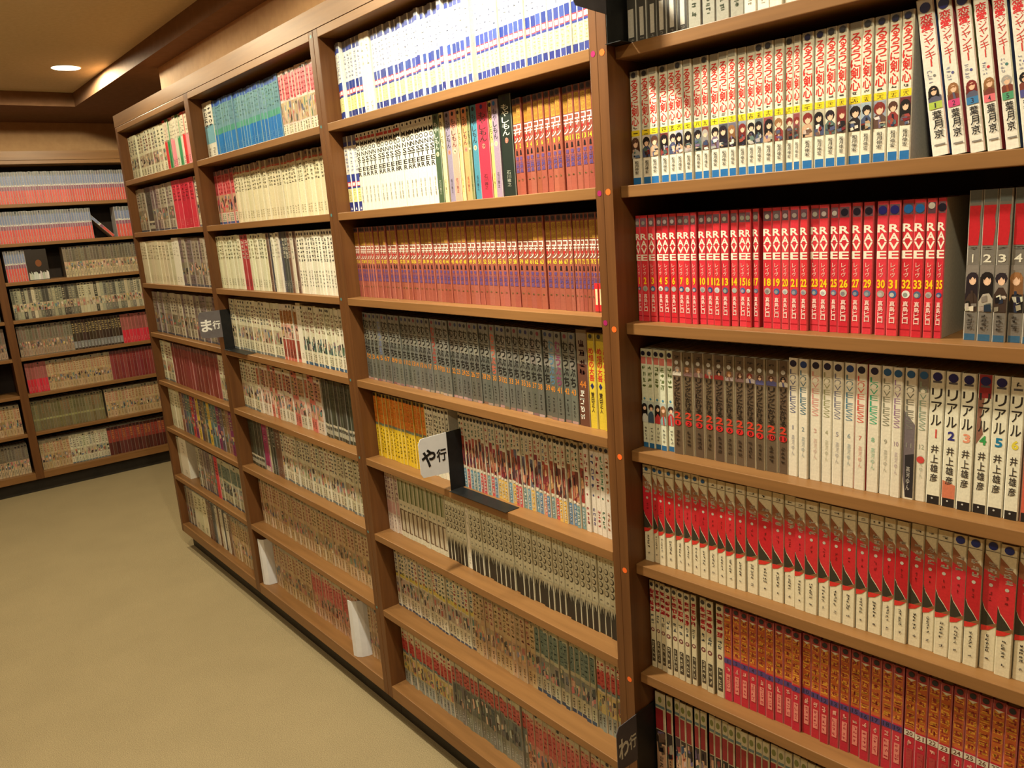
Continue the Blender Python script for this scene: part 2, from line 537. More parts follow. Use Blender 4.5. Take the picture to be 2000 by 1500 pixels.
def jit(c, rng, a=10):
    k = (rng.random() - .5) * 2 * a
    return tuple(max(0, min(255, x + k + (rng.random() - .5) * a * .6)) for x in c)

WHITE = (226, 222, 210); CREAM = (222, 210, 180); BLACK = (24, 22, 22); NAVY = (30, 34, 70)
PAL = [(40, 34, 36), (70, 80, 110), (140, 56, 54), (96, 70, 60), (84, 104, 100), (196, 160, 130), (116, 100, 128), (34, 34, 48), (170, 164, 156)]
HAIR = [(28, 24, 26)] * 4 + [(40, 32, 40), (84, 54, 42), (150, 104, 66), (168, 162, 156), (126, 44, 42)]
PALW = [(176, 104, 92), (104, 112, 134), (124, 134, 104), (186, 158, 104), (112, 90, 80), (74, 70, 72), (190, 132, 124), (96, 126, 122), (196, 182, 156), (150, 130, 110)]
KAN = '一二三四五六七八九'
def kanji_num(n):
    t, u = divmod(n, 10)
    return (['二'] if t == 2 else []) + (['十'] if t else []) + ([KAN[u - 1]] if u else [])

SER = {}
def series(name):
    def deco(fn): SER[name] = fn; return fn
    return deco

@series('kenshin')
def _(n, w, rng, o):
    b = Book(w, .176, .113, (226, 220, 200), side=(216, 208, 188) if n == 28 else None, bands=[(0, .055, (150, 146, 132)), (.935, 1, (36, 104, 166))])
    b.text('title_lettering', list('るろうに剣心'), .075, .475, .1, .9, (206, 46, 40), .02, 1.0, [1, .8, .9, .8, 1.25, 1.2])
    b.scrib('title_lettering', .482, .508, .25, .75, 1, (70, 66, 60), rng)
    b.rect('number_panel', .04, .96, .515, .565, (232, 206, 40))
    ks = kanji_num(n)
    b.text('volume_number', ks, .52, .56, .25, .75, BLACK, .02, .95)
    b.pic(.57, .76, .03, .97, rng, PAL, bg=jit([(196, 186, 170), (206, 196, 176), (150, 160, 170), (120, 60, 60), (90, 90, 100)][rng.randrange(5)], rng, 20))
    b.collage(.675, .76, rng, PAL + [(200, 190, 180), (226, 220, 206)], n=5)
    b.text('author_lettering', list('和月伸宏'), .785, .905, .32, .72, (40, 38, 36), .01, .95)
    if n >= 26 or n in (20, 21): b.sticker((24, 26, 60), .035)
    elif rng.random() < .65: b.sticker((46, 46, 52), .032)
    return b

@series('junkie')
def _(n, w, rng, o):
    b = Book(w, .186, .128, (228, 224, 212), side=jit([(170, 190, 90), (70, 110, 170), (200, 90, 100), (110, 130, 70), (190, 80, 80), (90, 100, 150)][n % 6], rng, 8))
    b.text('title_lettering', list('恋愛'), .10, .205, .12, .88, (214, 44, 52), .025, 1.0)
    b.text('title_lettering', list('ジャンキー'), .205, .43, .22, .82, (204, 52, 50), -.002, 1.0, [1, .8, .9, 1, 1])
    b.scrib('title_lettering', .45, .54, .2, .5, 4, (150, 150, 170), rng, 3)
    b.disc('title_lettering', .62, .49, .0016, [(120, 120, 120), (90, 90, 140), (80, 80, 140), (200, 50, 60), (70, 120, 120), (70, 60, 160)][(n - 1) % 6])
    pc = [(170, 190, 80), (200, 70, 120), (60, 120, 170), (220, 110, 120), (80, 150, 110), (80, 80, 140)][(n - 1) % 6]
    b.pic(.555, .66, .12, .9, rng, [(120, 60, 50), (190, 110, 50), (90, 90, 110), (150, 80, 50)])
    b.rect('number_panel', .12, .9, .655, .70, pc)
    b.text('volume_number', [str(n)], .66, .695, .4, .6, (50, 46, 60), .01)
    b.text('author_lettering', list('葉月京'), .71, .89, .25, .82, (40, 38, 38), .012, .92)
    b.rect('publisher_mark', .2, .85, .925, .935, (130, 126, 120))
    if n < 4: b.sticker((34, 34, 110), .06, .006)
    return b

@series('rave')
def _(n, w, rng, o):
    base = jit((204, 48, 60), rng, 10)
    b = Book(w, .1755, .113, base, side=mix((170, 30, 40), (190, 170, 150), .35 if n > 17 else .1) if n < 35 else (196, 186, 168), edge=mix(base, (220, 190, 180), .25),
             bands=[(.025, .105, jit((112, 84, 96), rng, 12)), (.945, .955, (150, 20, 34))])
    b.text('title_lettering', list('RAVE'), .165, .425, .06, .94, (236, 224, 206), .024, .9)
    b.text('title_lettering', list('レイヴ'), .45, .56, .28, .68, (236, 196, 180), .004, .9)
    b.text('volume_number', [str(n)], .575, .645, .14 if n > 9 else .3, .88 if n > 9 else .7, (240, 196, 30), .035, .95)
    b.disc('cover_picture', .5, .685, min(w * .34, .005), jit([(206, 206, 200), (90, 100, 130), (170, 160, 150), (60, 90, 140)][n % 4], rng, 14))
    b.disc('cover_picture', .45, .69, min(w * .2, .003), jit((150, 150, 150), rng, 30))
    b.text('author_lettering', list('真島ヒロ'), .735, .905, .26, .74, (238, 206, 196), .015, .95)
    if n >= 30 and n < 34: b.sticker((40, 40, 130) if n < 32 else (30, 110, 190), .065, .0056)
    elif n in (26, 27, 29, 35): b.sticker((26, 28, 50), .065, .005)
    elif n == 34: b.sticker((210, 208, 200), .05, .004)
    else: b.sticker(jit((176, 172, 168), rng, 22), .07, .0035)
    return b

@series('greyred')
def _(n, w, rng, o):
    b = Book(w, .182, .128, (112, 106, 98), bands=[(0, .08, (92, 98, 96)), (.955, 1, (50, 90, 120))])
    b.rect('title_panel', .08, .82, .10, .36, (186, 30, 40))
    b.poly('title_panel', [(.82, .10), (.92, .10), (.84, .18), (.92, .24), (.82, .36)], (186, 30, 40))
    b.scrib('title_lettering', .37, .39, .1, .85, 2, (60, 56, 52), rng, 3)
    b.text('volume_number', [str(n)], .415, .475, .2 if n > 1 else .35, .75 if n > 1 else .6, (220, 214, 196), .02)
    b.pic(.49, .80, .02, .98, rng, [(30, 28, 30), (40, 50, 70), (170, 160, 146), (60, 46, 40)], bg=(128, 120, 112))
    b.collage(.68, .80, rng, [(30, 28, 30), (40, 50, 70), (170, 160, 146), (120, 112, 104), (206, 196, 180)], n=6)
    b.scrib('author_lettering', .82, .93, .25, .7, 4, (64, 58, 52), rng, 5)
    return b

@series('rude')
def _(n, w, rng, o):
    b = Book(w, .176, .113, (206, 208, 182), bands=[(.08, .15, (196, 110, 100)), (.95, 1, (40, 96, 140))])
    b.scrib('title_lettering', .17, .40, .2, .85, 4, (96, 110, 60), rng, 5)
    b.disc('cover_picture', .5, .5, .0022, (70, 130, 160))
    b.pic(.52, .74, .03, .97, rng, [(130, 160, 160), (60, 80, 100), (190, 60, 60), (200, 200, 190)], bg=(176, 186, 178))
    b.scrib('author_lettering', .78, .93, .35, .75, 4, (110, 110, 100), rng, 3)
    b.sticker((24, 26, 50), .045)
    return b

@series('ring')
def _(n, w, rng, o):
    base = jit((92, 76, 58), rng, 6)
    b = Book(w, .176, .113, base, side=(190, 178, 150) if n % 4 else (200, 140, 120), edge=(178, 166, 142))
    b.scrib('publisher_mark', .035, .07, .2, .8, 1, (40, 34, 30), rng, 4)
    b.pic(.14, .225, .05, .95, rng, [(200, 190, 196), (150, 120, 120), (206, 196, 180), (170, 60, 60), (90, 90, 140)], bg=(120, 96, 84))
    b.text('title_lettering', list('リングにかける'), .235, .575, .2, .8, (34, 28, 24), .02, .92)
    b.text('title_lettering', ['2'], .575, .645, .15, .85, (196, 60, 40), .03, .95)
    b.disc('number_panel', .5, .685, min(w * .42, .0065), (196, 40, 40), rz=.005)
    b.text('volume_number', [str(n)], .665, .705, .34 if n < 10 else .24, .66 if n < 10 else .76, (40, 20, 20), .02)
    b.scrib('author_lettering', .76, .92, .3, .7, 4, (58, 46, 36), rng, 5)
    b.sticker((176, 170, 160), .10, .0036)
    return b

@series('loveless')
def _(n, w, rng, o):
    cols = [(96, 100, 130), (70, 110, 130), (214, 150, 140), (150, 150, 110), (120, 120, 140), (90, 130, 150), (216, 90, 80), (70, 170, 130), (130, 130, 110), (150, 120, 150), (120, 120, 110), (140, 160, 140)]
    c = cols[(n - 1) % 12]
    b = Book(w, .182, .128, (222, 214, 194), side=(200, 60, 60) if n in (7,) else None)
    if n == 11:
        b.poly('cover_picture', [(.05, .32), (.95, .42), (.95, .98), (.3, .98), (.05, .8)], (112, 102, 106))
        b.poly('cover_picture', [(.2, .66), (.95, .64), (.95, .985), (.3, .985)], (44, 42, 46))
    if n == 12: b.rect('cover_picture', .05, .95, 0, .17, (130, 120, 112))
    b.text('title_lettering', list('LOVELESS'), .09, .46, .16, .8, c, -.006, .86)
    b.disc('title_lettering', .45, .165, min(w * .22, .0036), (232, 226, 208))
    b.text('volume_number', [str(n)], .56, .60, .36 if n < 10 else .28, .62 if n < 10 else .72, mix(c, (200, 195, 180), .3), 0)
    b.text('author_lettering', list('高河ゆん'), .64 if n != 11 else .74, .82 if n != 11 else .93, .36, .66, mix(c, (214, 206, 190), .55) if n != 11 else (196, 190, 180), 0, .9)
    if n == 12: b.disc('ring_emblem', .45, .68, .005, (200, 70, 66))
    b.sticker([(28, 26, 60), (28, 26, 60), (30, 60, 120), (28, 26, 50)][n % 4] if n < 9 else (34, 90, 140), .045, .0052)
    return b

@series('real')
def _(n, w, rng, o):
    base = (226, 222, 200) if n != 7 else (206, 96, 76)
    b = Book(w, .182, .128, base, bands=[(.935, 1, (36, 34, 34))] + ([(0, .165, (150, 44, 48))] if n == 4 else []))
    if n == 2: b.poly('cover_picture', [(.05, .80), (.95, .83), (.95, .934), (.05, .934)], (204, 120, 90))
    if n == 4: b.poly('cover_picture', [(.05, .165), (.5, .165), (.3, .30), (.5, .42), (.05, .5)], (140, 96, 80))
    if n == 7: b.rect('cover_picture', .0, 1, .0, .44, (222, 216, 196))
    b.rect('imprint_line', .2, .8, .075, .09, (90, 90, 96))
    b.text('title_lettering', list('リアル'), .12, .415, .14, .86, (44, 42, 40), .012, .82)
    nc = [(206, 60, 56), (50, 50, 120), (224, 150, 120), (60, 150, 80), (30, 120, 160), (224, 206, 70), (170, 40, 50)][(n - 1) % 7]
    b.text('volume_number', [str(n)], .43, .50, .28 if n > 1 else .42, .76 if n > 1 else .66, nc, .035, .95)
    b.text('author_lettering', list('井上雄彦'), .545, .835, .24, .76, (62, 56, 52), .014, .86)
    b.disc('publisher_mark', .45, .955, .0012, (190, 190, 186))
    if n != 6: b.sticker((28, 30, 96), .045, .0058)
    else: b.scrib('imprint_line', .03, .07, .3, .7, 1, (60, 60, 60), rng)
    return b

@series('torn')
def _(n, w, rng, o):
    b = Book(w, .182, .128, (222, 211, 180), edge=(208, 198, 170))
    b.poly('cover_picture', [(.0, .10), (1.0, .21), (1.0, .30), (.0, .26)], (146, 92, 62))
    b.poly('cover_picture', [(.0, .22), (1.0, .275), (1.0, .62), (.86, .62), (.55, .57), (.18, .52), (.0, .465)], jit((190, 38, 46), rng, 8))
    b.poly('cover_picture', [(.0, .475), (.18, .53), (.55, .58), (.84, .625), (.6, .65), (.0, .655)], (54, 50, 38))
    b.poly('cover_picture', [(.3, .655), (.84, .625), (1.0, .62), (1.0, .645), (.6, .66)], (130, 88, 56))
    b.poly('cover_picture', [(.0, .655), (.9, .65), (.5, .685), (.0, .70)], (206, 52, 44))
    b.scrib('title_lettering', .16, .30, .25, .85, 3, (176, 160, 140), rng, 6)
    b.disc('volume_number', .5, .335, .0024, (186, 180, 164))
    b.scrib('title_lettering', .38, .47, .4, .6, 2, (120, 30, 30), rng, 3)
    b.rect('imprint_line', .03, .97, .078, .083, (120, 110, 96))
    b.scrib('author_lettering', .72, .86, .34, .62, 5, (58, 50, 44), rng, 4)
    b.scrib('publisher_mark', .90, .93, .36, .62, 1, (90, 80, 76), rng, 4)
    if n <= 8: b.sticker((34, 86, 140), .04, .0036)
    elif n >= 29: b.sticker((36, 50, 130), .04, .0055)
    else: b.scrib('publisher_mark', .045, .07, .25, .75, 1, (70, 66, 60), rng, 3)
    return b

@series('whitered')
def _(n, w, rng, o):
    b = Book(w, .176, .113, (206, 194, 160), side=(150, 136, 104))
    b.scrib('title_lettering', .09, .36, .06, .94, 4, (184, 42, 52), rng, 9)
    b.scrib('title_lettering', .38, .50, .2, .8, 2, (70, 76, 80), rng, 4)
    b.disc('number_panel', .5, .56, min(w * .36, .0045), (110, 50, 56))
    b.disc('volume_number', .5, .56, min(w * .2, .0022), (200, 180, 150))
    b.rect('author_panel', .22, .82, .68, .93, (70, 62, 50))
    b.scrib('author_lettering', .69, .92, .3, .74, 4, (196, 184, 150), rng, 4)
    b.sticker((52, 46, 44), .045)
    return b

@series('orange')
def _(n, w, rng, o):
    base = jit((184, 40, 56), rng, 8)
    b = Book(w, .176, .113, base, side=mix(base, (110, 80, 90), .4), bands=[(0, .07, (150, 50, 50)), (.075, .53, jit((190, 96, 44), rng, 10))])
    b.scrib('title_lettering', .09, .52, .08, .92, 6, (226, 160, 60), rng, 8)
    b.scrib('title_lettering', .09, .52, .15, .85, 6, (150, 50, 40), rng, 3)
    b.poly('title_panel', [(.1, .075), (.9, .075), (.5, .10)], (214, 206, 180))
    if n < 20: b.rect('number_panel', .03, .97, .545, .60, (84, 60, 110))
    else: b.rect('number_panel', .03, .97, .545, .60, (206, 196, 176))
    b.text('volume_number', [str(n)], .55, .595, .2 if n > 9 else .36, .8 if n > 9 else .64, (40, 36, 60) if n < 20 else (100, 60, 50), .02)
    b.scrib('author_lettering', .63, .70, .3, .75, 1, (230, 170, 150), rng, 5)
    b.rect('author_panel', .28, .8, .71, .90, (216, 130, 116) if n < 20 else (170, 60, 60))
    b.scrib('author_lettering', .72, .89, .34, .74, 4, (170, 50, 60), rng, 3)
    b.sticker((36, 34, 40), .035)
    return b

@series('redtop')
def _(n, w, rng, o):
    b = Book(w, .176, .113, (196, 186, 156), side=(26, 22, 20), bands=[(.155, .185, (96, 120, 126)), (.46, .62, jit((60, 50, 50), rng, 20)), (.62, .98, jit((190, 150, 120), rng, 30))])
    b.disc('volume_number', .5, .085, min(w * .3, .004), (120, 124, 70), rz=.0065)
    b.rect('title_panel', .05, .78, .20, .45, jit((150, 40, 48), rng, 8))
    b.collage(.46, .77, rng, PAL + [(206, 170, 146)], n=7)
    b.scrib('author_lettering', .78, .93, .3, .7, 4, (70, 60, 50), rng, 4)
    return b

@series('sleeve')
def _(n, w, rng, o):
    b = Book(w, .180, .128, (74, 72, 68), side=(120, 118, 110), edge=(170, 168, 158))
    b.rect('paper_label', .3 if n > 1 else .12, .72, .70, .93, (206, 202, 190))
    b.scrib('title_lettering', .1, .6, .3, .7, 6, (110, 108, 102), rng, 4)
    b.scrib('publisher_mark', .94, .97, .3, .7, 1, (150, 146, 138), rng)
    return b

@series('greygreen')
def _(n, w, rng, o):
    b = Book(w, .180, .128, (158, 156, 142), side=(84, 80, 84), edge=(140, 138, 128))
    b.scrib('title_lettering', .1, .5, .3, .75, 5, (80, 100, 60), rng, 5)
    b.scrib('author_lettering', .66, .92, .3, .65, 4, (70, 76, 56), rng, 5)
    return b

@series('plainwhite')
def _(n, w, rng, o):
    b = Book(w, .182, .128, (228, 224, 206), side=(220, 214, 196))
    b.scrib('author_lettering', .82, .94, .3, .7, 3, (150, 140, 116), rng, 3)
    b.scrib('title_lettering', .1, .4, .3, .7, 4, (190, 182, 160), rng, 3)
    return b

@series('navyfoot')
def _(n, w, rng, o):
    b = Book(w, .182, .128, (230, 228, 212), side=(226, 224, 214), edge=(234, 232, 222),
             bands=[(0, .075, (120, 120, 130)), (.075, .13, (60, 72, 140)), (.50, .60, jit((50, 66, 140), rng, 14)), (.60, .665, (206, 60, 70)), (.665, .69, (50, 60, 130)), (.69, .87, (226, 220, 150)), (.87, 1, jit((44, 54, 120), rng, 12))])
    b.scrib('title_lettering', .16, .48, .2, .8, 6, (150, 156, 190), rng, 4)
    b.rect('number_panel', .2, .8, .612, .655, (238, 226, 220))
    b.scrib('author_lettering', .70, .86, .25, .75, 5, (170, 160, 110), rng, 2)
    b.poly('publisher_mark', [(.3, .975), (.7, .975), (.5, .935)], (230, 230, 226))
    return b

@series('monster')
def _(n, w, rng, o):
    b = Book(w, .182, .128, (230, 226, 206), bands=[(.05, .085, (190, 60, 56))] if n < 12 else [(.05, .08, (206, 200, 186))])
    b.text('title_lettering', list('MONSTER'), .10, .56, .1, .9, (30, 28, 28), .02, .84)
    b.rect('title_lettering', .1, .9, .352, .357, (60, 56, 52))
    b.text('author_lettering', list('浦沢直樹'), .68, .90, .4, .66, (110, 104, 92), 0, .9)
    b.sticker((40, 36, 40), .03, .0032)
    return b

@series('moyashi')
def _(n, w, rng, o):
    cols = [(66, 84, 60), (222, 206, 150), (140, 130, 150), (226, 150, 130), (222, 200, 130), (226, 150, 100), (120, 124, 76), (70, 130, 150), (186, 50, 70), (222, 196, 110), (150, 130, 150), (30, 40, 34)]
    c = cols[n - 1]; dark = n in (1, 12)
    b = Book(w, .182 if n < 12 else .187, .128, c, side=mix(c, (30, 24, 24), .25))
    tc = (222, 220, 200) if dark else (50, 44, 44)
    b.text('title_lettering', list('もやしもん'), .09, .40, .2, .8, tc, .008, .92)
    b.disc('number_panel', .5, .445, min(w * .3, .005), (222, 206, 160) if n % 3 else (230, 130, 110))
    b.text('volume_number', [str(n)], .43, .46, .38, .62, (50, 44, 40), .01)
    b.text('author_lettering', list('石川雅之'), .74, .90, .34, .66, mix(tc, c, .3), 0, .9)
    b.sticker((30, 26, 40) if n not in (11, 9) else ((40, 110, 180) if n == 11 else (60, 40, 120)), .04)
    return b

@series('conan')
def _(n, w, rng, o):
    base = jit((150, 82, 66), rng, 8)
    b = Book(w, .1745, .113, base, side=mix(base, (140, 70, 60), .5), edge=mix(base, (200, 130, 110), .35), bands=[(0, .065, (96, 70, 62))])
    b.rect('title_panel', .15, .85, .075, .255, jit((176, 134, 52), rng, 10))
    b.text('title_lettering', list('名探偵'), .085, .245, .2, .8, (140, 90, 40), .0, .92)
    b.text('title_lettering', list('コナン'), .265, .45, .12, .88, (234, 226, 208), .03, 1.0)
    b.rect('title_lettering', .12, .4, .375, .41, (190, 40, 44))
    b.text('volume_number', [str(n)], .46, .515, .2 if n > 9 else .36, .8 if n > 9 else .64, (228, 200, 60), .02)
    b.poly('keyhole_mark', [(.4, .53), (.6, .53), (.68, .58), (.32, .58)], (34, 26, 30))
    b.text('author_lettering', list('青山剛昌'), .595, .765, .22, .8, (92, 74, 130), .02, .95)
    b.scrib('publisher_mark', .83, .855, .3, .7, 1, (80, 90, 50), rng, 4)
    if n == 75: b.rect('paper_label', .05, .95, .70, .985, (206, 44, 48)); b.rect('paper_label', .25, .8, .76, .92, (230, 206, 160))
    b.sticker((44, 36, 48), .033)
    return b

@series('ushio')
def _(n, w, rng, o):
    special = {18: (150, 60, 50), 30: (176, 90, 70), 41: (120, 60, 90), 40: (80, 110, 130), 5: (100, 110, 140)}
    base = jit((96, 96, 88), rng, 8)
    b = Book(w, .1745, .113, base, side=(22, 22, 20) if n % 4 == 0 else (84, 84, 76), edge=(110, 110, 100),
             bands=[(0, .09, (116, 114, 106)), (.09, .40, jit((122, 118, 106), rng, 8)), (.97, 1, jit((150, 120, 110), rng, 30))])
    tc = special.get(n, (30, 30, 28))
    b.text('title_lettering', list('むこうぶち'), .10, .60, .12, .9, tc, .035, .95, [1.1, .5, 1.1, 1, 1.1])
    b.text('volume_number', [str(n)], .61, .685, .16, .84, (206, 132, 50), .012)
    b.scrib('author_lettering', .74, .93, .35, .65, 5, (60, 60, 56), rng, 4)
    b.sticker([(44, 44, 80), (40, 40, 46), (110, 50, 60), (46, 60, 90)][n % 4], .045)
    return b

@series('darkwhite')
def _(n, w, rng, o):
    b = Book(w, .182, .128, (96, 60, 46), bands=[(0, .35, (130, 116, 100))])
    b.scrib('title_lettering', .1, .5, .2, .8, 4, (60, 30, 30), rng, 6)
    b.text('volume_number', ['44'], .52, .60, .2, .8, (200, 120, 50), .01)
    b.scrib('author_lettering', .62, .95, .15, .6, 4, (226, 222, 210), rng, 5)
    return b

@series('yellowred')
def _(n, w, rng, o):
    b = Book(w, .178, .113, (206, 180, 56), bands=[(0, .08, (150, 130, 50))])
    b.text('title_lettering', list('め組の大吾'), .15, .50, .16, .84, (190, 50, 40), .03, .95)
    b.poly('volume_number', [(.5, .515), (.75, .55), (.5, .585), (.25, .55)], (40, 44, 90))
    b.text('author_lettering', list('曽田正人'), .61, .83, .3, .7, (44, 38, 34), .01, .9)
    b.sticker((40, 40, 40), .035)
    return b

@series('orangeyellow')
def _(n, w, rng, o):
    b = Book(w, .176, .113, (214, 180, 40), side=(190, 150, 40), bands=[(0, .05, (120, 110, 80)), (.05, .46, jit((214, 120, 40), rng, 12)), (.46, .50, (120, 130, 110))])
    b.scrib('title_lettering', .08, .44, .2, .8, 5, (230, 160, 60), rng, 4)
    b.scrib('author_lettering', .54, .94, .3, .7, 7, (70, 56, 30), rng, 4)
    b.sticker((26, 24, 30), .035)
    return b

@series('whitetext')
def _(n, w, rng, o):
    b = Book(w, .176, .113, jit((222, 218, 196), rng, 8))
    b.scrib('title_lettering', .12, .5, .2, .8, 6, (60, 58, 56), rng, 5)
    b.scrib('author_lettering', .62, .9, .3, .7, 5, (80, 76, 70), rng, 4)
    b.sticker((32, 32, 44), .05)
    return b

@series('redbrown')
def _(n, w, rng, o):
    c1 = jit([(150, 60, 56), (110, 60, 50), (160, 80, 60), (90, 90, 110), (130, 50, 60), (140, 90, 60)][rng.randrange(6)], rng, 12)
    c2 = [(110, 150, 170), (206, 140, 120), (206, 186, 70), (200, 90, 90), (120, 150, 150), (100, 130, 160), (216, 176, 90)][rng.randrange(7)]
    off = (rng.random() - .5) * .10
    b = Book(w, .176, .113, (196, 186, 160), bands=[(.32 + off, .70 + off * .3, c1), (.74, 1, c2)])
    b.scrib('title_lettering', .11, .31 + off, .25, .75, 3, [(180, 60, 60), (70, 110, 90), (90, 110, 140), (200, 130, 110)][rng.randrange(4)], rng, 5)
    b.collage(.34 + off, .70, rng, [(120, 50, 50), (90, 50, 46), (60, 40, 46), (170, 100, 76), (196, 150, 110)], n=8)
    b.disc('volume_number', .5, .715, min(w * .3, .003), (220, 206, 186))
    b.scrib('author_lettering', .76, .97, .25, .75, 5, (226, 226, 216), rng, 5)
    b.sticker((22, 22, 26), .055, min(w * .36, .0042))
    return b

@series('whitecolour')
def _(n, w, rng, o):
    c = [(206, 90, 90), (90, 100, 160), (200, 70, 70), (80, 150, 110), (220, 140, 90)][(n - 1) % 5]
    b = Book(w, .182, .128, (216, 206, 190))
    b.scrib('title_lettering', .12, .52, .2, .8, 5, c, rng, 5)
    b.disc('volume_number', .5, .58, .0022, mix(c, (60, 50, 60), .4))
    b.scrib('author_lettering', .72, .93, .25, .75, 4, mix(c, (120, 80, 80), .3), rng, 5)
    b.sticker((28, 28, 66), .05, .0042)
    return b

@series('pinkwhite')
def _(n, w, rng, o):
    b = Book(w, .176, .113, (206, 190, 176), bands=[(.5, .7, (200, 160, 156))])
    b.scrib('title_lettering', .1, .48, .2, .8, 5, (150, 110, 120), rng, 5)
    b.scrib('author_lettering', .72, .95, .3, .7, 4, (150, 130, 130), rng, 4)
    b.sticker((40, 40, 60), .04)
    return b

@series('greenbar')
def _(n, w, rng, o):
    b = Book(w, .178, .113, (208, 204, 178), bands=[(.10, .42, (160, 162, 128)), (.56, .92, (110, 92, 72))], edge=(214, 208, 184))
    b.rect('cover_picture', .15, .45, .1, .42, (96, 106, 66))
    b.disc('volume_number', .5, .5, min(w * .3, .003), (120, 128, 120))
    b.rect('author_panel', .45, .92, .58, .9, (196, 186, 160))
    b.disc('publisher_mark', .5, .95, min(w * .3, .003), (216, 210, 190))
    b.sticker((44, 52, 84), .045)
    return b

@series('drip')
def _(n, w, rng, o):
    b = Book(w, .180, .113, (216, 214, 188), side=(206, 204, 180), edge=(212, 208, 184), bands=[(.66, 1, (44, 42, 36))])
    b.scrib('publisher_mark', .1, .17, .3, .7, 2, (130, 126, 96), rng, 4)
    for k in range(4):
        t = .24 + .085 * k
        b.disc('title_lettering', .5, t, min(w * .40, .0056), (74, 70, 58), rz=.0064)
        b.disc('title_lettering', .44, t - .004, min(w * .28, .0040), (206, 202, 178), rz=.0046)
    b.poly('cover_picture', [(.0, .64), (1, .64), (1, .70), (.85, .66), (.75, .76), (.62, .67), (.5, .72), (.38, .66), (.28, .78), (.16, .67), (0, .69)], (196, 192, 166))
    b.scrib('volume_number', .585, .62, .3, .7, 1, (120, 110, 100), rng, 4)
    if n % 3: b.sticker((34, 40, 70), .05, min(w * .3, .0034))
    return b

def generic(base, title, picpal=None, h=.176, bands=(), pic=(.5, .76), picbg=None, stick=(34, 34, 46), auth=(70, 64, 58), pst=.7, jb=10, tb=(.1, .45), vary=None, dark_side=None):
    def fn(n, w, rng, o):
        bs = jit(base if not vary else vary[rng.randrange(len(vary))], rng, jb)
        bd = [(a, b_, jit(c, rng, 8)) for a, b_, c in bands]
        b = Book(w, h + (rng.random() - .5) * .003, .113, bs, side=dark_side, bands=bd)
        tcol = title[rng.randrange(len(title))]
        b.scrib('title_lettering', tb[0], tb[1], .15, .85, 5, tcol, rng, 5)
        if picpal:
            if picbg: b.rect('cover_picture', .04, .96, pic[0], pic[1], jit(picbg, rng, 20))
            b.collage(pic[0], pic[1], rng, picpal + [(206, 170, 146), (60, 52, 50), bs], n=6)
        b.scrib('author_lettering', max(pic[1], .78) + .02, .94, .3, .7, 4, auth, rng, 4)
        if rng.random() < pst: b.sticker(stick, .045)
        return b
    return fn

SER['mixwhite'] = generic((206, 198, 170), [(190, 80, 80), (80, 120, 130), (90, 110, 90), (90, 90, 130)], PALW, bands=[(.40, .48, (206, 190, 90)), (.965, 1, (70, 80, 100))], picbg=(176, 160, 140))
SER['beige'] = generic((186, 158, 118), [(150, 90, 70), (130, 110, 70), (170, 100, 90)], PALW, bands=[(0, .1, (150, 140, 116))], picbg=(170, 140, 104), pst=.3, auth=(90, 74, 56))
SER['greengrey'] = generic((176, 172, 142), [(120, 140, 130), (100, 120, 110)], [(110, 120, 130), (80, 90, 90), (190, 110, 110), (60, 60, 66)], bands=[(.12, .45, (104, 122, 112)), (.95, 1, (60, 76, 96))], picbg=(130, 130, 120), pst=.3)
SER['redwhite2'] = generic((200, 186, 152), [(200, 60, 60)], PALW, bands=[(.22, .42, (186, 76, 70)), (.42, .47, (100, 120, 120)), (.74, 1, (150, 156, 146))], picbg=(196, 176, 110), pst=.3)
SER['dots'] = generic((130, 132, 118), [(170, 90, 80)], [(200, 200, 186), (90, 96, 96), (70, 76, 80)], bands=[(0, .12, (180, 172, 140)), (.12, .34, (190, 86, 80))], picbg=(96, 100, 96), pst=.2, auth=(206, 206, 196), pic=(.38, .72))
SER['pinkmix'] = generic((190, 150, 120), [(206, 90, 90), (200, 110, 100)], PALW, bands=[(.18, .50, (196, 96, 92)), (0, .1, (170, 160, 130))], picbg=(186, 120, 104), pst=.3)
SER['teallead'] = generic((206, 206, 190), [(90, 90, 90)], None, h=.182, bands=[(.40, .72, (110, 160, 176))], pst=0)
SER['cyan'] = generic((70, 130, 170), [(110, 150, 160), (120, 160, 150)], None, h=.176, bands=[(0, .10, (50, 84, 160)), (.10, .50, (104, 146, 160)), (.50, .60, (80, 150, 130)), (.60, 1, (40, 116, 186))], pst=.1, auth=(110, 160, 200), jb=6)
SER['pinkpic'] = generic((220, 196, 186), [(206, 60, 76), (200, 80, 90)], PALW, bands=[(.06, .42, (206, 110, 116)), (.80, 1, (222, 214, 186))], picbg=(190, 170, 130), pst=.4, pic=(.46, .78))
SER['redpic'] = generic((206, 90, 96), [(190, 60, 66)], PAL, bands=[(.78, .95, (214, 204, 180)), (.95, 1, (80, 96, 140)), (0, .08, (120, 90, 90))], picbg=(190, 150, 120), pst=.3, pic=(.45, .77))
SER['greytitle'] = generic((222, 212, 176), [(130, 124, 100)], None, bands=[(0, .10, (130, 106, 84)), (.10, .13, (190, 90, 66))], tb=(.16, .46), pst=.3, auth=(150, 140, 110))
SER['palegreen'] = generic((214, 212, 180), [(120, 124, 96), (170, 160, 120)], None, pst=.5, auth=(130, 130, 110))
SER['darkred'] = generic((170, 60, 66), [(220, 206, 190)], None, vary=[(170, 60, 66), (60, 76, 84)])
SER['stripes'] = generic((90, 90, 92), [(206, 200, 180), (120, 110, 100)], None, vary=[(70, 74, 84), (210, 206, 184), (60, 64, 60), (206, 200, 176), (110, 80, 66)], auth=(180, 176, 160))
SER['palemix'] = generic((206, 200, 172), [(150, 90, 80), (110, 120, 90), (90, 100, 110), (120, 90, 90)], PALW, bands=[(.955, 1, (110, 120, 120))], picbg=(180, 168, 140), pst=.5)
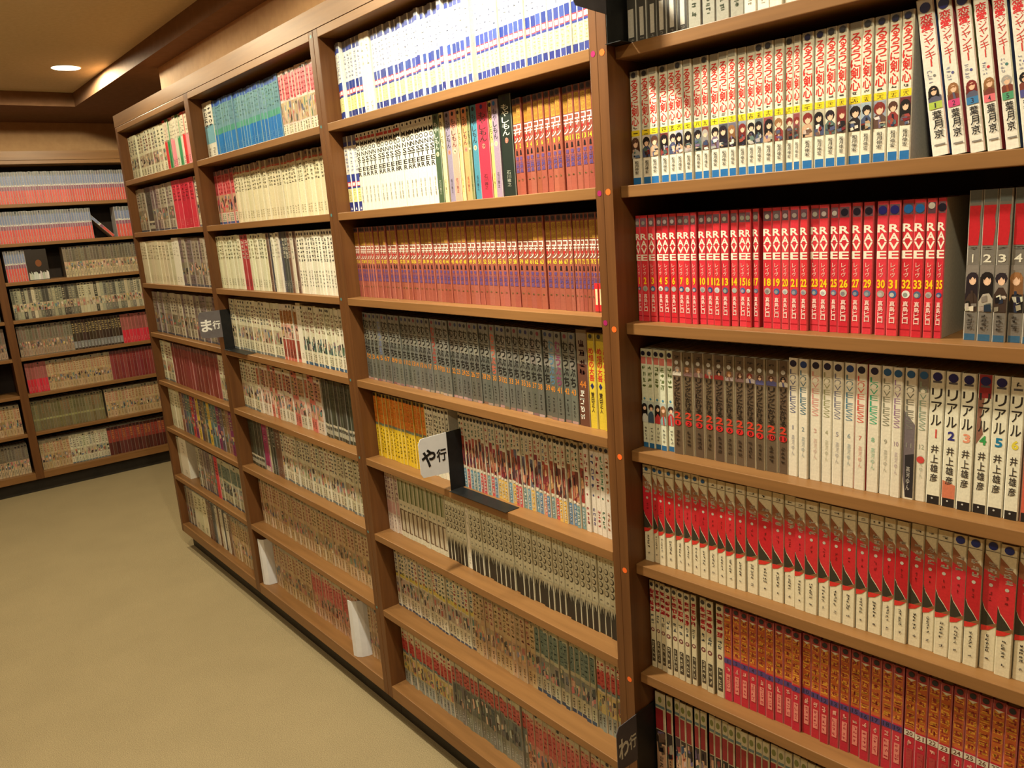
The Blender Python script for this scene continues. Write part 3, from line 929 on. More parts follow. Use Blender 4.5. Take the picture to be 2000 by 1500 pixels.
SER['salmon'] = generic((210, 200, 180), [(170, 110, 60)], PALW, bands=[(.12, .34, (160, 110, 60)), (.62, .95, (150, 70, 56)), (.95, 1, (200, 110, 96))], picbg=(206, 160, 140), pic=(.36, .6))
SER['bluefoot'] = generic((208, 204, 176), [(130, 120, 90), (150, 100, 90)], [(70, 110, 120), (60, 90, 70), (150, 130, 120), (70, 60, 60)], bands=[(.60, .76, (96, 120, 112)), (.95, 1, (50, 90, 120))], pst=.6)
SER['redmix'] = generic((206, 194, 172), [(190, 70, 66), (150, 120, 80), (120, 60, 90), (110, 120, 80)], PALW, bands=[(.10, .42, (176, 130, 100))], picbg=(196, 150, 130), vary=[(206, 194, 172), (206, 194, 172), (196, 110, 96)])
SER['darkgreen'] = generic((58, 60, 48), [(90, 92, 76)], None, bands=[(.76, .80, (190, 184, 160)), (.86, .94, (170, 170, 150))], auth=(200, 196, 180), pst=.1)
SER['magenta'] = generic((150, 44, 96), [(190, 110, 150)], None, bands=[(.9, 1, (206, 196, 180))])
SER['rainbow'] = generic((200, 60, 60), [(220, 210, 190)], None, h=.182, vary=[(206, 50, 56), (226, 190, 60), (60, 140, 90), (216, 210, 190), (226, 140, 150), (206, 40, 70), (70, 90, 140)], bands=[(.05, .4, (214, 204, 180))])
SER['rainbow2'] = generic((150, 80, 60), [(200, 190, 160)], PALW, vary=[(150, 110, 90), (190, 60, 60), (120, 100, 70), (206, 176, 60), (130, 50, 100), (80, 110, 110), (170, 120, 80), (90, 80, 100)])
SER['greyold'] = generic((150, 140, 122), [(110, 90, 90), (120, 116, 96)], PALW, vary=[(150, 140, 122), (170, 162, 140), (120, 104, 104)], bands=[(.955, 1, (70, 76, 90))], picbg=(130, 116, 100), pst=.2)
SER['redwide'] = generic((200, 40, 62), [(150, 40, 50)], None, pst=.1, auth=(220, 120, 120))
SER['plaincream'] = generic((212, 204, 174), [(200, 190, 160)], None, pst=0, auth=(190, 180, 150))
SER['maroon'] = generic((128, 52, 52), [(150, 70, 62)], None, pst=.1, auth=(160, 90, 70), bands=[(0, .1, (96, 60, 60))])
SER['bluered'] = generic((190, 180, 186), [(120, 130, 160)], None, bands=[(0, .14, (110, 110, 110)), (.14, .40, (130, 140, 170)), (.40, .46, (210, 204, 196)), (.46, .58, (140, 90, 110)), (.58, 1, (206, 84, 76))], auth=(230, 150, 110), pst=.1, jb=8)
SER['greycream'] = generic((110, 100, 84), [(140, 126, 100), (90, 80, 70)], PALW, bands=[(.50, 1, (190, 170, 136))], picbg=(176, 150, 116))
SER['darkstripe'] = generic((100, 100, 90), [(70, 70, 64), (180, 170, 140)], PALW, vary=[(70, 66, 58), (110, 106, 92), (150, 146, 122), (190, 180, 150)], picbg=(176, 160, 130), auth=(200, 190, 170))
SER['greymulti'] = generic((120, 110, 94), [(90, 90, 70), (130, 90, 80)], PALW, picbg=(140, 116, 96), bands=[(.6, .98, (166, 140, 116))])
SER['darkwhite2'] = generic((60, 46, 36), [(180, 160, 110)], None, bands=[(.72, .95, (130, 130, 130))], auth=(190, 186, 176))
SER['olive'] = generic((116, 106, 74), [(90, 90, 60), (150, 110, 80)], None, bands=[(.6, .66, (150, 146, 100))], auth=(150, 140, 100))
SER['darkred8'] = generic((84, 40, 34), [(190, 130, 70), (170, 80, 66)], None, bands=[(.1, .55, (140, 60, 50))], auth=(110, 60, 50))

SER['redhalf'] = generic((204, 48, 66), [(150, 80, 76)], None, bands=[(0, .55, (150, 92, 82))], pst=.1, auth=(226, 140, 130))  # red covers, upper half dulled to paint in the shade of the shelf above

# rows of books: bay, shelf, spine depth, segments (series, first number, spine edges along the shelf in metres, count, options)
ROWS = [('D',1,0.045,[('sleeve',1,[0.0249,0.1373],6,{}),('greygreen',1,[0.1391,0.2297],4,{}),('plainwhite',1,[0.2313,0.4054],9,{})]),('D',2,0.05,[('kenshin',1,[0.0194,0.0376,0.039,0.0557,0.0562,0.073,0.0742,0.0903,0.0913,0.1057,0.1068,0.1213,0.1219,0.1365,0.1372,0.152,0.1532,0.1658,0.1666,0.1817,0.183,0.1989,0.1996,0.2133,0.2139,0.2278,0.2284,0.2416,0.2423,0.2557,0.2563,0.2714,0.2724,0.2865,0.287,0.299,0.2995,0.3098,0.3134,0.3298,0.3312,0.3459,0.3466,0.3616,0.3623,0.376,0.3764,0.3932,0.3941,0.4082,0.4089,0.4264,0.4274,0.4417,0.4427,0.4573],0,{}),('junkie',1,[0.4826,0.5024,0.5058,0.5227,0.525,0.5419,0.5446,0.5601,0.5632,0.5782,0.5812,0.5968],0,{'lean':-3.6})]),('D',3,0.05,[('rave',1,[0.0162,0.0262,0.0266,0.0418,0.0426,0.0568,0.0572,0.0702,0.0706,0.0837,0.0842,0.098,0.0984,0.1125,0.1129,0.1255,0.1263,0.1375,0.1383,0.1522,0.1527,0.1661,0.1668,0.1804,0.1811,0.1958,0.1963,0.2092,0.2099,0.2231,0.2234,0.233,0.2332,0.244],0,{}),('rave',18,[0.2502,0.2654,0.2661,0.2803,0.2809,0.2935,0.2949,0.3091,0.3101,0.3227,0.3234,0.3374,0.338,0.352,0.3529,0.3652,0.3659,0.3819,0.3825,0.3961],0,{}),('rave',29,[0.3987,0.4128,0.4171,0.4317,0.4323,0.4476,0.4482,0.4635,0.464,0.4781,0.4787,0.4909,0.4913,0.5016],0,{}),('greyred',1,[0.5259,0.5412,0.5417,0.5583,0.5589,0.5741,0.5746,0.5905,0.591,0.6057],0,{})]),('D',4,0.05,[('rude',1,[0.0173,0.0839],5,{}),('ring',1,[0.0854,0.1048,0.1055,0.1244,0.1251,0.1447,0.1454,0.1629,0.1638,0.1833,0.1839,0.2003,0.2015,0.219,0.2199,0.2374,0.2382,0.2544,0.2552,0.2748,0.2755,0.292],0,{}),('loveless',1,[0.292,0.3072,0.3093,0.3243,0.3263,0.3429,0.3441,0.3592,0.3604,0.3759,0.3771,0.3931,0.3938,0.4095,0.4105,0.4276,0.4287,0.4437,0.4447,0.458,0.4587,0.4748,0.4754,0.4892],0,{}),('real',1,[0.4899,0.5084,0.5094,0.5272,0.5281,0.5461,0.5467,0.5639,0.5644,0.5824,0.5832,0.5998,0.6007,0.6158],0,{})]),('D',5,0.045,[('torn',1,[0.0114,0.0308,0.0314,0.0433,0.0439,0.0584,0.0589,0.079,0.0798,0.0963,0.0968,0.1126,0.1131,0.1296,0.1301,0.1475,0.148,0.1654,0.1659,0.1819,0.1826,0.1995,0.2,0.2182,0.2189,0.2396,0.2403,0.2644,0.265,0.2846,0.2852,0.3037,0.3043,0.3209,0.3215,0.3417,0.3423,0.3597,0.3606,0.3795,0.3804,0.3994,0.4003,0.4168,0.4175,0.4373,0.4382,0.4546,0.4554,0.473,0.4739,0.4919,0.4923,0.5084,0.5092,0.5283,0.5289,0.5463,0.5469,0.5651,0.5658,0.5846,0.5851,0.6048,0.6054,0.6246],0,{})]),('D',6,0.05,[('whitered',1,[0.0183,0.0299,0.0306,0.0414,0.0424,0.0541,0.055,0.0678,0.0687,0.0813,0.082,0.0959,0.0969,0.1089,0.1094,0.121],0,{}),('whitered',9,[0.1275,0.1407,0.1418,0.1564,0.1611,0.1765],0,{}),('orange',1,[0.1764,0.472],19,{}),('orange',20,[0.4734,0.6488],11,{})]),('D',7,0.055,[('redtop',1,[0.0118,0.0364,0.0376,0.0523,0.0551,0.0683,0.0699,0.0837,0.0841,0.0985,0.1009,0.1127,0.113,0.1274,0.1316,0.1443,0.1446,0.1586],0,{}),('redtop',10,[0.1589,0.4486],21,{})]),('C',1,0.04,[('navyfoot',1,[-0.9081,-0.7875],7,{'dim':1}),('plainwhite',1,[-0.7851,-0.7419],2,{}),('navyfoot',8,[-0.7372,-0.0352],47,{})]),('C',2,0.035,[('navyfoot',55,[-0.9045,-0.8414],3,{}),('monster',1,[-0.8414,-0.5042],18,{}),('moyashi',1,[-0.5042,-0.4821,-0.4811,-0.467,-0.466,-0.4465,-0.4456,-0.4219,-0.4201,-0.4085,-0.4076,-0.3882,-0.3873,-0.3778,-0.3769,-0.3564,-0.3555,-0.3181,-0.3173,-0.3043,-0.3035,-0.2836,-0.2828,-0.2464],0,{}),('conan',1,[-0.2448,-0.0331],14,{})]),('C',3,0.036,[('conan',15,[-0.9028,-0.7455],13,{}),('conan',29,[-0.7455,-0.1094],39,{}),('conan',69,[-0.1094,-0.0387],7,{})]),('C',4,0.032,[('ushio',1,[-0.9098,-0.1046],43,{}),('darkwhite',1,[-0.1032,-0.0749],1,{}),('yellowred',1,[-0.0722,-0.0344],2,{})]),('C',5,0.04,[('orangeyellow',1,[-0.8961,-0.6557],15,{}),('whitetext',1,[-0.6557,-0.5555],8,{}),('redbrown',1,[-0.5163,-0.1062],33,{}),('whitecolour',1,[-0.1048,-0.0371],5,{})]),('C',6,0.046,[('pinkwhite',1,[-0.9008,-0.8367],4,{}),('greenbar',1,[-0.8341,-0.6178],11,{}),('drip',1,[-0.6156,-0.5319],6,{}),('plainwhite',1,[-0.5309,-0.5175],1,{}),('drip',7,[-0.5154,-0.042],29,{})]),('C',7,0.05,[('mixwhite',1,[-0.8942,-0.5346],22,{}),('beige',1,[-0.5346,-0.3045],14,{}),('greengrey',1,[-0.3045,-0.1149],12,{}),('redwhite2',1,[-0.1134,-0.0449],5,{})]),('C',8,0.044,[('redwhite2',1,[-0.8961,-0.6481],14,{}),('dots',1,[-0.6481,-0.3499],18,{}),('pinkmix',1,[-0.3499,-0.0202],22,{})]),('B',1,0.04,[('teallead',1,[-1.9379,-1.8356],2,{}),('cyan',1,[-1.8356,-1.2617],26,{}),('pinkpic',1,[-1.2583,-1.0165],13,{})]),('B',2,0.046,[('redpic',1,[-1.8856,-1.7079],7,{}),('greytitle',1,[-1.7034,-1.0388],31,{})]),('B',3,0.02,[('palegreen',1,[-1.8624,-1.6322],9,{}),('darkred',1,[-1.6278,-1.5717],2,{}),('palegreen',12,[-1.5675,-1.4257],7,{}),('stripes',1,[-1.4218,-1.2155],11,{}),('whitetext',1,[-1.2121,-0.9843],13,{})]),('B',4,0.035,[('palemix',1,[-1.8714,-1.4338],18,{}),('salmon',1,[-1.4338,-1.3148],5,{}),('plainwhite',1,[-1.3148,-1.2829],1,{}),('bluefoot',1,[-1.2829,-1.0134],15,{})]),('B',5,0.04,[('palemix',31,[-1.8741,-1.7138],6,{}),('redmix',1,[-1.7138,-1.2155],21,{}),('darkgreen',1,[-1.2122,-1.0264],11,{})]),('B',6,0.04,[('darkgreen',21,[-1.8561,-1.734],4,{}),('magenta',1,[-1.7295,-1.6891],1,{}),('stripes',31,[-1.6847,-1.569],6,{}),('palemix',41,[-1.569,-1.04],26,{})]),('B',7,0.045,[('beige',41,[-1.8337,-1.0333],38,{})]),('B',8,0.045,[('beige',91,[-1.791,-1.4754],13,{}),('pinkmix',41,[-1.4754,-1.1545],16,{}),('beige',111,[-1.0846,-1.0267],4,{})]),('A',1,0.035,[('palemix',71,[-2.7484,-2.2739],12,{}),('rainbow',1,[-2.2676,-2.0253],8,{})]),('A',2,0.03,[('greyold',1,[-2.7751,-2.6443],3,{}),('darkgreen',31,[-2.6369,-2.5637],1,{}),('greyold',11,[-2.5565,-2.2688],7,{}),('redwide',1,[-2.2626,-2.0175],5,{}),('palemix',91,[-2.012,-1.9582],2,{})]),('A',3,0.015,[('plaincream',1,[-2.7689,-2.3289],10,{}),('plainwhite',11,[-2.3289,-2.2412],2,{}),('greyold',31,[-2.235,-1.9144],9,{})]),('A',4,0.03,[('greyold',41,[-2.7846,-1.9646],22,{})]),('A',5,0.03,[('palemix',101,[-2.7582,-2.612],3,{}),('maroon',1,[-2.605,-2.0432],17,{}),('palemix',111,[-2.0378,-1.9742],2,{})]),('A',6,0.03,[('palegreen',31,[-2.7594,-2.6078],4,{}),('rainbow2',1,[-2.6008,-1.981],18,{})]),('A',7,0.03,[('stripes',51,[-2.757,-2.7205],1,{}),('plainwhite',21,[-2.7205,-2.621],1,{}),('greyold',61,[-2.486,-2.2617],8,{}),('redwide',11,[-2.2617,-2.2265],1,{}),('greengrey',21,[-2.2265,-1.9849],7,{})]),('A',8,0.03,[('greyold',71,[-2.7785,-2.6706],3,{}),('palegreen',41,[-2.6636,-2.488],3,{}),('stripes',61,[-2.4815,-2.1845],9,{}),('beige',131,[-2.1845,-1.995],7,{})]),('L',1,0.035,[('bluered',1,[-0.5406,0.544],84,{})]),('L',2,0.035,[('bluered',101,[-0.5575,0.1945],58,{}),('bluered',171,[0.3236,0.5401],13,{})]),('L',3,0.035,[('bluered',201,[-0.287,-0.1455],11,{}),('greycream',1,[0.0093,0.5369],33,{})]),('L',4,0.035,[('darkstripe',1,[-0.2897,0.5341],48,{})]),('L',5,0.035,[('greymulti',1,[-0.2968,-0.0169],19,{}),('darkwhite2',1,[-0.0169,0.2543],15,{}),('redhalf',31,[0.2543,0.5318],14,{})]),('L',6,0.035,[('redhalf',51,[-0.293,-0.1854],7,{}),('beige',201,[-0.1854,0.1585],22,{}),('maroon',31,[0.1585,0.53],20,{})]),('L',7,0.035,[('olive',1,[-0.3011,0.081],23,{}),('beige',231,[0.0925,0.5109],22,{})]),('L',8,0.035,[('beige',261,[-0.2997,-0.142],9,{}),('palemix',201,[-0.142,0.0682],12,{}),('darkred8',1,[0.0682,0.4904],20,{})]),('M',1,0.035,[('bluered',361,[-1.2345,-0.36],53,{})]),('M',2,0.035,[('bluered',421,[-1.2345,-0.36],53,{})]),('M',3,0.035,[('greymulti',481,[-1.2345,-0.36],53,{})]),('M',4,0.035,[('darkstripe',541,[-1.2345,-0.36],53,{})]),('M',5,0.035,[('greymulti',601,[-1.2345,-0.36],53,{})]),('M',6,0.035,[('greyold',661,[-1.2345,-0.459],47,{})]),('M',7,0.035,[('beige',721,[-1.2345,-0.36],53,{})]),('M',8,0.035,[('greycream',781,[-1.2345,-0.36],53,{})]),('D',8,0.055,[('pinkmix',301,[0.022,0.9],50,{})])]
# ------------------------------------------------------------------ placing the books
ONES = ['', 'one', 'two', 'three', 'four', 'five', 'six', 'seven', 'eight', 'nine', 'ten', 'eleven', 'twelve', 'thirteen', 'fourteen', 'fifteen', 'sixteen', 'seventeen', 'eighteen', 'nineteen']
TENS = ['', '', 'twenty', 'thirty', 'forty', 'fifty', 'sixty', 'seventy', 'eighty', 'ninety']
ORD = {'one': 'first', 'two': 'second', 'three': 'third', 'five': 'fifth', 'eight': 'eighth', 'nine': 'ninth', 'twelve': 'twelfth'}
def words(n):
    if n < 20: return ONES[n]
    return TENS[n // 10] + ('-' + ONES[n % 10] if n % 10 else '')
def ordinal(n):
    w = words(n)
    a, _, b = w.rpartition('-')
    if b in ORD: b = ORD[b]
    elif b.endswith('y'): b = b[:-1] + 'ieth'
    else: b += 'th'
    return (a + '-' if a else '') + b

PLACE = {('D', 1): 'the top shelf of the nearest bookcase', ('D', 2): 'the nearest bookcase', ('D', 3): 'the nearest bookcase', ('D', 4): 'the nearest bookcase',
         ('D', 5): 'the nearest bookcase', ('D', 6): 'the nearest bookcase', ('D', 7): 'the lowest visible nearest shelf',
         ('C', 1): 'the overlit top shelf', ('C', 2): 'the shelf below the overlit one', ('C', 3): 'the third middle shelf', ('C', 4): 'the fourth middle shelf',
         ('C', 5): 'the shelf with the white sign', ('C', 6): 'the shelf below the white sign', ('C', 7): 'the second shelf from the floor', ('C', 8): 'the bottom middle shelf'}
LAB = {'kenshin': ('white paperback with red brush title and yellow band, spine number {w}', 'white paperbacks with red brush titles'),
       'junkie': ('tall leaning white paperback with red title and small portrait, spine number {w}', 'leaning white paperbacks with red titles'),
       'rave': ('red paperback with white block capitals and yellow spine number {w}', 'red paperbacks with white block capitals'),
       'greyred': ('grey paperback with red title block and pale spine number {w}', 'grey paperbacks with red title blocks'),
       'rude': ('thin pale green paperback with blue foot, {o} in its run', 'thin pale green paperbacks'),
       'ring': ('dark brown paperback with red circled spine number {w}', 'dark brown paperbacks with red circled numbers'),
       'loveless': ('slim cream paperback with thin stacked capitals, {o} in its run', 'slim cream paperbacks with thin capitals'),
       'real': ('wide white paperback with three bold dark characters, spine number {w}', 'wide white paperbacks with coloured numbers'),
       'torn': ('cream paperback with red pointed blade shape, {o} in its row', 'cream paperbacks with red pointed shapes'),
       'whitered': ('cream paperback with crimson upper title, {o} in its run', 'cream paperbacks with crimson titles'),
       'orange': ('crimson paperback with orange title half, spine number {w}', 'crimson and orange paperbacks'),
       'redtop': ('paperback with cream head over dark red block, {o} on the lowest visible shelf', 'paperbacks with dark red blocks'),
       'sleeve': ('dark grey plastic sleeved book with paper label, {o} from the black bookend', 'plastic sleeved books'),
       'greygreen': ('grey paperback with green lettering on the top shelf, {o} of four', 'grey paperbacks with green lettering'),
       'navyfoot': ('white paperback with navy foot and pink number patch, {o} in its run', 'white paperbacks with navy feet'),
       'monster': ('plain white paperback with black stacked capitals, {o} in its run', 'white paperbacks with black capitals'),
       'moyashi': ('{c} paperback with a round number badge below its title', 'plain coloured paperbacks with number badges'),
       'conan': ('brown paperback with yellow block over white title, spine number {w}', 'brown paperbacks with yellow blocks'),
       'ushio': ('dark grey paperback with bold black title, orange spine number {w}', 'dark grey paperbacks with orange numbers'),
       'redbrown': ('paperback with white head, reddish picture and coloured foot, {o} after the sign', 'paperbacks with reddish pictures'),
       'whitecolour': ('tall white paperback with coloured title, {o} beyond the reddish picture run', 'tall white paperbacks with coloured titles'),
       'drip': ('white paperback with ring motifs over dripping black foot, {o} in its run', 'white paperbacks with dripping black feet'),
       'yellowred': ('yellow paperback with red title, {o} of the pair beside the post', 'yellow paperbacks'),
       'darkwhite': ('thick brown paperback with white author strip, before the yellow pair', None),
       'greengrey': ('grey-green topped paperback, {o} in its run on the second lowest shelf', 'grey-green topped paperbacks'),
       'greenbar': ('pale paperback with green and brown vertical bars, {o} in its run', 'pale paperbacks with vertical bars'),
       'orangeyellow': ('orange and yellow paperback, {o} from the post', 'orange and yellow paperbacks')}
MCOL = ['dark green', 'cream yellow', 'slim grey lilac', 'salmon pink', 'slim pale yellow', 'peach orange', 'slim olive', 'teal blue', 'wide crimson', 'pale mustard', 'lavender', 'wide blackish green']

def frame_mat(b):
    (ox, oy), deg = FRAMES[b]
    a = math.radians(deg)
    m = np.eye(4)
    m[0, 0], m[0, 1], m[1, 0], m[1, 1] = math.cos(a), -math.sin(a), math.sin(a), math.cos(a)
    m[0, 3], m[1, 3] = ox, oy
    return m

def project(P):
    q = (P - CAM_C) @ CAM_R.T
    return np.stack([1000 + CAM_F * q[:, 0] / q[:, 2], 750 + CAM_F * q[:, 1] / q[:, 2]], 1), q[:, 2]

def spine_px(mat, w, h):
    g = np.array([(w * (i + .5) / 4, 0, h * (j + .5) / 12) for i in range(4) for j in range(12)])
    uv, dep = project(g @ mat[:3, :3].T + mat[:3, 3])
    ins = ((uv[:, 0] > 0) & (uv[:, 0] < 2000) & (uv[:, 1] > 0) & (uv[:, 1] < 1500)).mean()
    c = np.array([(0, 0, 0), (w, 0, 0), (w, 0, h), (0, 0, h)])
    q, _ = project(c @ mat[:3, :3].T + mat[:3, 3])
    x, y = q[:, 0], q[:, 1]
    return ins * 0.5 * abs(np.dot(x, np.roll(y, -1)) - np.dot(y, np.roll(x, -1)))

rng = random.Random(11)
BOOKS = []
for bay, ri, dep, segs in ROWS:
    zs = DZ if bay == 'D' else ZS
    z = zs[ri - 1] + 0.0002
    F = frame_mat(bay)
    in0, in1 = BAYS[bay]
    spans = []
    for ser, start, E, n, opt in segs:
        if n:
            a, b_ = E
            p = (b_ - a) / n
            spans += [(a + p * k, a + p * (k + 1), ser, start + k, opt) for k in range(n)]
        else:
            spans += [(E[2 * k], E[2 * k + 1], ser, start + k, opt) for k in range(len(E) // 2)]
    if bay in 'LM': spans = [s for s in spans if s[0] > in0 + .001]
    s0, sN = spans[0][0], spans[-1][1]
    lo = max(s0, in0 + .0025, {('B', 4): -1.8455, ('D', 7): .0238, ('D', 1): .0245}.get((bay, ri), -9))
    hi = min(sN, in1 - .003)
    k_ = (hi - lo) / (sN - s0)
    spans = [(lo + (a - s0) * k_, lo + (b_ - s0) * k_, *r) for a, b_, *r in spans]
    if bay in 'ABCD':                                       # the row runs on behind the right-hand post
        a, b_, ser, num, opt = spans[-1]
        wd = b_ - a; num0 = num
        while b_ + wd < in1 - .003:
            num += 1
            a, b_ = b_, b_ + wd
            spans.append((a, b_, ser, num, {'hidden': 1}))
    row_i = 0
    for a, b_, ser, num, opt in spans:
        row_i += 1
        gap = .0005
        w = max(b_ - a - gap, .004)
        jd = dep + (rng.random() - .35) * .005
        if ser == 'navyfoot' and rng.random() < .12: jd -= .008
        mat = np.eye(4); mat[0, 3], mat[1, 3], mat[2, 3] = a + gap / 2, jd, z
        if opt.get('lean'):
            an = math.radians(-8.0)
            L = np.eye(4); L[0, 0], L[0, 2], L[2, 0], L[2, 2] = math.cos(an), math.sin(an), -math.sin(an), math.cos(an)
            mat = mat @ L
        bk = SER[ser](num if ser != 'conan' else min(num, 75), w, random.Random(ord(bay) * 10007 + ri * 1009 + row_i), opt)
        if ser == 'rave' and num == 29:
            bk = SER[ser](num, w, random.Random(5), opt); bk.h = .1755; mat[2, 3] += 0.0
        wm = F @ mat
        BOOKS.append((0 if opt.get('hidden') else spine_px(wm, w, bk.h), bay, ri, ser, num, bk, wm))

order = sorted(range(len(BOOKS)), key=lambda i: -BOOKS[i][0])
keep = set(order[:300])
stuff = PB()
seen_labels = set()
PARTNAMES = {}
for i, (px, bay, ri, ser, num, bk, wm) in enumerate(BOOKS):
    if i not in keep:
        stuff.merge(bk.pages(bk.cover()), wm)
        for pb in bk.parts.values(): stuff.merge(pb, wm)
        continue
    t = bpy.data.objects.new('paperback_book', bk.cover().mesh('paperback_book'))
    COL.objects.link(t)
    t.matrix_world = Matrix([list(r) for r in wm])
    pm = bk.pages(PB()).mesh('page_block')
    pm.materials[0] = M['paper']
    o = bpy.data.objects.new('page_block', pm); COL.objects.link(o); o.parent = t
    for pn, pb in bk.parts.items():
        o = bpy.data.objects.new(pn, pb.mesh(pn)); COL.objects.link(o); o.parent = t
    if ser in LAB:
        lab, grp = LAB[ser]
        lab = lab.format(w=words(num), o=ordinal(num), c=MCOL[(num - 1) % 12] if ser == 'moyashi' else '')
    elif ser == 'plainwhite':
        lab, grp = 'plain white paperback, %s of its run on %s' % (ordinal(num), PLACE.get((bay, ri), 'its shelf')), 'plain white paperbacks'
    else:
        lab, grp = 'paperback, %s of its run on %s' % (ordinal(num), PLACE.get((bay, ri), 'its shelf')), 'mixed paperbacks'
        print('UNLABELLED SERIES', ser, bay, ri, num)
    if lab in seen_labels: print('DUP', lab)
    seen_labels.add(lab)
    tag(t, lab, 'book', grp)
me = stuff.mesh('paperback_rows')
o = bpy.data.objects.new('paperback_rows', me); COL.objects.link(o)
tag(o, 'tightly packed rows of smaller paperbacks on the farther shelves', 'books', kind='stuff')
print('BOOKS', len(BOOKS), 'stuff faces', len(me.polygons), 'smallest kept', BOOKS[order[299]][0])

# ------------------------------------------------------------------ index signs on black bookends
def sign(bay, s, z, chars, card, ink, label, flip=False, tall=0.0, out=.076):
    F = frame_mat(bay)
    w = F @ np.array([s, 0, z, 1])
    t = empty('bookend_sign', (w[0], w[1], w[2]), math.radians(FRAMES[bay][1]))
    tag(t, label, 'bookend', 'index signs on black bookends')
    bm = bmesh.new()
    box_bm(bm, -.0012, 0.0, .0, .10, 0.0, .14 + tall, .0004)
    obj('upright_plate', bm, M['black_metal'], t)
    bm = bmesh.new()
    box_bm(bm, 0.0, .205 if not flip else .03, -.006, .032, 0.0002, .0012)
    obj('base_plate', bm, M['black_metal'], t)
    bm = bmesh.new()
    c = .012
    prof = [(-out, .048 + c + tall), (-out, .14 - c + tall), (-out + c * .6, .14 + tall), (0.0, .14 + tall), (0.0, .045 + tall), (-out + .006, .05 + tall)]
    f1 = [bm.verts.new((0.0, y, zz)) for y, zz in prof]
    f2 = [bm.verts.new((-.0012, y, zz)) for y, zz in prof]
    bm.faces.new(f1); bm.faces.new(list(reversed(f2)))
    for k in range(len(prof)):
        q = (k + 1) % len(prof)
        bm.faces.new((f1[k], f2[k], f2[q], f1[q]))
    bmesh.ops.recalc_face_normals(bm, faces=bm.faces)
    cd = obj('sign_card', bm, card, t)
    pb = PB()
    q = out / .076
    pb.glyph(chars[0], -.071 * q, -.033 * q, .071 + tall, .113 + tall, -.0004, ink, .03)
    pb.glyph(chars[1], -.031 * q, -.004 * q, .076 + tall, .106 + tall, -.0004, ink, .026)
    o = bpy.data.objects.new('lettering', pb.mesh('lettering')); COL.objects.link(o)
    o.parent = cd
    o.rotation_euler = (0, 0, math.radians(90))
    return t
sign('C', -.505, ZS[4], 'や行', M['card_white'], (20, 20, 20), 'white index sign card on a black bookend among reddish paperbacks')
sign('B', -1.848, ZS[3], 'ま行', M['card_dark_lit'], (226, 224, 214), 'dark index sign card coloured lighter as if lit, white lettering, on the far bookcase')
sign('D', .0215, DZ[6], 'わ行', M['card_dark'], (206, 206, 190), 'dark index sign card near the floor on the nearest bookcase', True, .012, .058)
sign('D', .0215, DZ[0], 'ら行', M['card_dark'], (206, 206, 190), 'dark index sign cut off by the picture top edge', True)

# dot stickers on the posts
def dots(case, lst, r, col):
    me = PB(); me.disc(0, 0, r, -.0004, col); me = me.mesh('dot_sticker')
    for s, z in lst:
        o = bpy.data.objects.new('dot_sticker', me); COL.objects.link(o); o.parent = case; o.location = (s, 0, z)
dots(CASE_D, [(.0095, z - .008) for z in DZ[:6]], .0052, (236, 104, 40))
dots(CASE_C, [(.0085, z - .010) for z in ZS[:3]], .0048, (150, 30, 90))
dots(CASE_AB, [(-.934, z - .004) for z in [1.87] + ZS[:7]], .004, (80, 130, 130))

# leaflets and loose volumes
def sheet(name, path, z, h, th, mat, label, cat):
    bm = bmesh.new()
    L, Rr = [], []
    for k, (x, y) in enumerate(path):
        a = path[max(k - 1, 0)]; b_ = path[min(k + 1, len(path) - 1)]
        dx, dy = b_[0] - a[0], b_[1] - a[1]; l = math.hypot(dx, dy)
        nx, ny = -dy / l * th, dx / l * th
        L.append((bm.verts.new((x, y, 0)), bm.verts.new((x, y, h)))); Rr.append((bm.verts.new((x + nx, y + ny, 0)), bm.verts.new((x + nx, y + ny, h))))
    for k in range(len(path) - 1):
        for A in (L, Rr): bm.faces.new((A[k][0], A[k + 1][0], A[k + 1][1], A[k][1]))
        for j in (0, 1): bm.faces.new((L[k][j], L[k + 1][j], Rr[k + 1][j], Rr[k][j]))
    for k in (0, -1): bm.faces.new((L[k][0], L[k][1], Rr[k][1], Rr[k][0]))
    bmesh.ops.recalc_face_normals(bm, faces=bm.faces)
    o = obj(name, bm, mat, None, False)
    o.location = (0, 0, z)
    return tag(o, label, cat)
sheet('leaflet', [(-1.836, .010), (-1.822, .012), (-1.808, .022), (-1.803, .05), (-1.801, .10)], ZS[7] + .0005, .180, .002, M['card_white'], 'white leaflet standing at the lower corner of the far bookcase', 'leaflet')
sheet('leaflet', [(-1.128, .004), (-1.112, .007), (-1.099, .018), (-1.092, .035), (-1.089, .06), (-1.088, .10)], ZS[7] + .0005, .185, .002, M['card_white'], 'white curled leaflet on the bottom shelf before the post', 'leaflet')

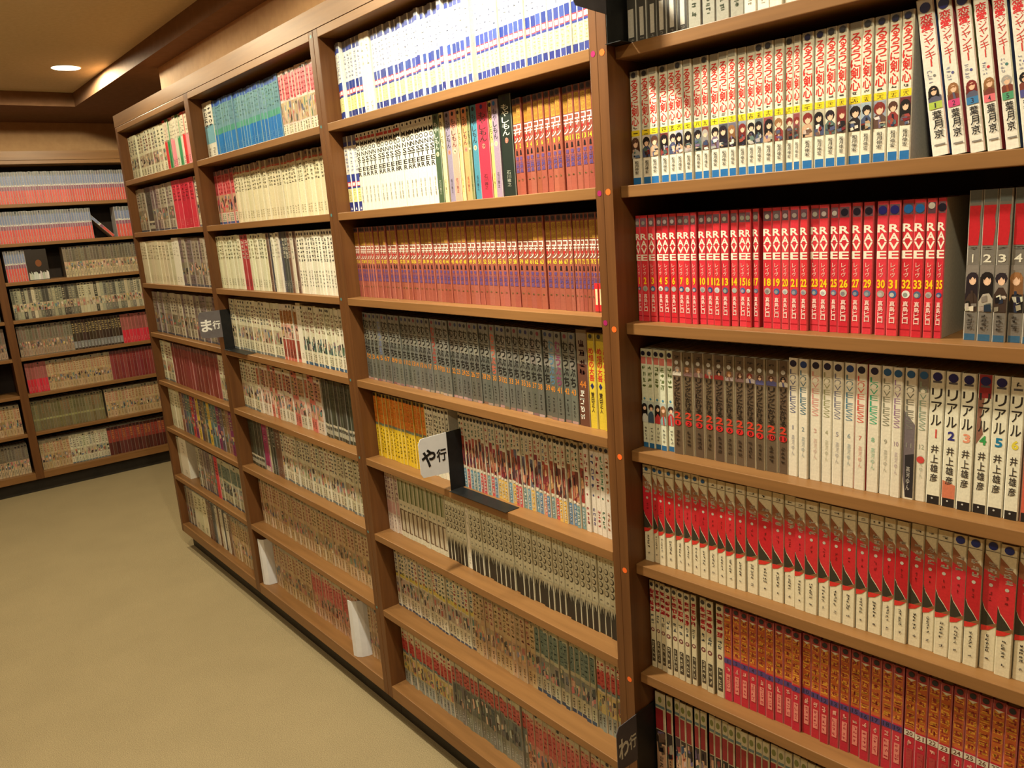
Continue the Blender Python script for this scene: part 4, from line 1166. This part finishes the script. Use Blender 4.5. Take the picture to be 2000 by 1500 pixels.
def loose(ser, num, bay, s, dep, z, w, lean, label, rot=0.0):
    bk = SER[ser](num, w, random.Random(num), {})
    a = math.radians(lean)
    L = np.eye(4); L[0, 0], L[0, 2], L[2, 0], L[2, 2] = math.cos(a), math.sin(a), -math.sin(a), math.cos(a)
    r = math.radians(rot); Q = np.eye(4); Q[0, 0], Q[0, 1], Q[1, 0], Q[1, 1] = math.cos(r), -math.sin(r), math.sin(r), math.cos(r)
    T = np.eye(4); T[0, 3], T[1, 3], T[2, 3] = s, dep, z
    t = bpy.data.objects.new('paperback_book', bk.cover().mesh('paperback_book')); COL.objects.link(t)
    t.matrix_world = Matrix([list(q) for q in frame_mat(bay) @ T @ L @ Q])
    pm = bk.pages(PB()).mesh('page_block'); pm.materials[0] = M['paper']
    o = bpy.data.objects.new('page_block', pm); COL.objects.link(o); o.parent = t
    for pn, pb in bk.parts.items():
        o = bpy.data.objects.new(pn, pb.mesh(pn)); COL.objects.link(o); o.parent = t
    return tag(t, label, 'book', None)
loose('bluered', 901, 'L', .295, .04, ZS[1] + .0005, .016, -42.0, 'paperback leaning far over in the gap on the end wall bookcase')
# one volume stands face out on the end wall, dark cover with a silver foot
t = empty('paperback_book', (0, 0, 0))
t.matrix_world = Matrix([list(q) for q in frame_mat('L')]) @ Matrix.Translation((-.182, .03, ZS[2] + .0003))
tag(t, 'dark paperback standing face out between rows on the end wall', 'book')
pb = PB()
pb.add([(0, 0, 0), (.108, 0, 0), (.108, .014, 0), (0, .014, 0), (0, 0, .174), (.108, 0, .174), (.108, .014, .174), (0, .014, .174)],
       [(0, 3, 2, 1), (4, 5, 6, 7), (0, 1, 5, 4), (1, 2, 6, 5), (2, 3, 7, 6), (3, 0, 4, 7)], (44, 36, 30))
o = bpy.data.objects.new('cover', pb.mesh('cover')); COL.objects.link(o); o.parent = t
pb = PB(); r_ = random.Random(3)
for k in range(9):
    x = .004 + .011 * k
    pb.poly([(x, .003), (x + .011, .003), (x + .012, .03 + .02 * r_.random()), (x + .002, .035 + .02 * r_.random())], -.0003, ic(jit((196, 192, 184), r_, 26)))
o = bpy.data.objects.new('silver_pattern', pb.mesh('silver_pattern')); COL.objects.link(o); o.parent = t
pb = PB(); pb.disc(.06, .095, .016, -.0003, (120, 70, 36), rz=.02)
o = bpy.data.objects.new('cover_picture', pb.mesh('cover_picture')); COL.objects.link(o); o.parent = t
bpy.data.objects.remove(_to, do_unlink=True)
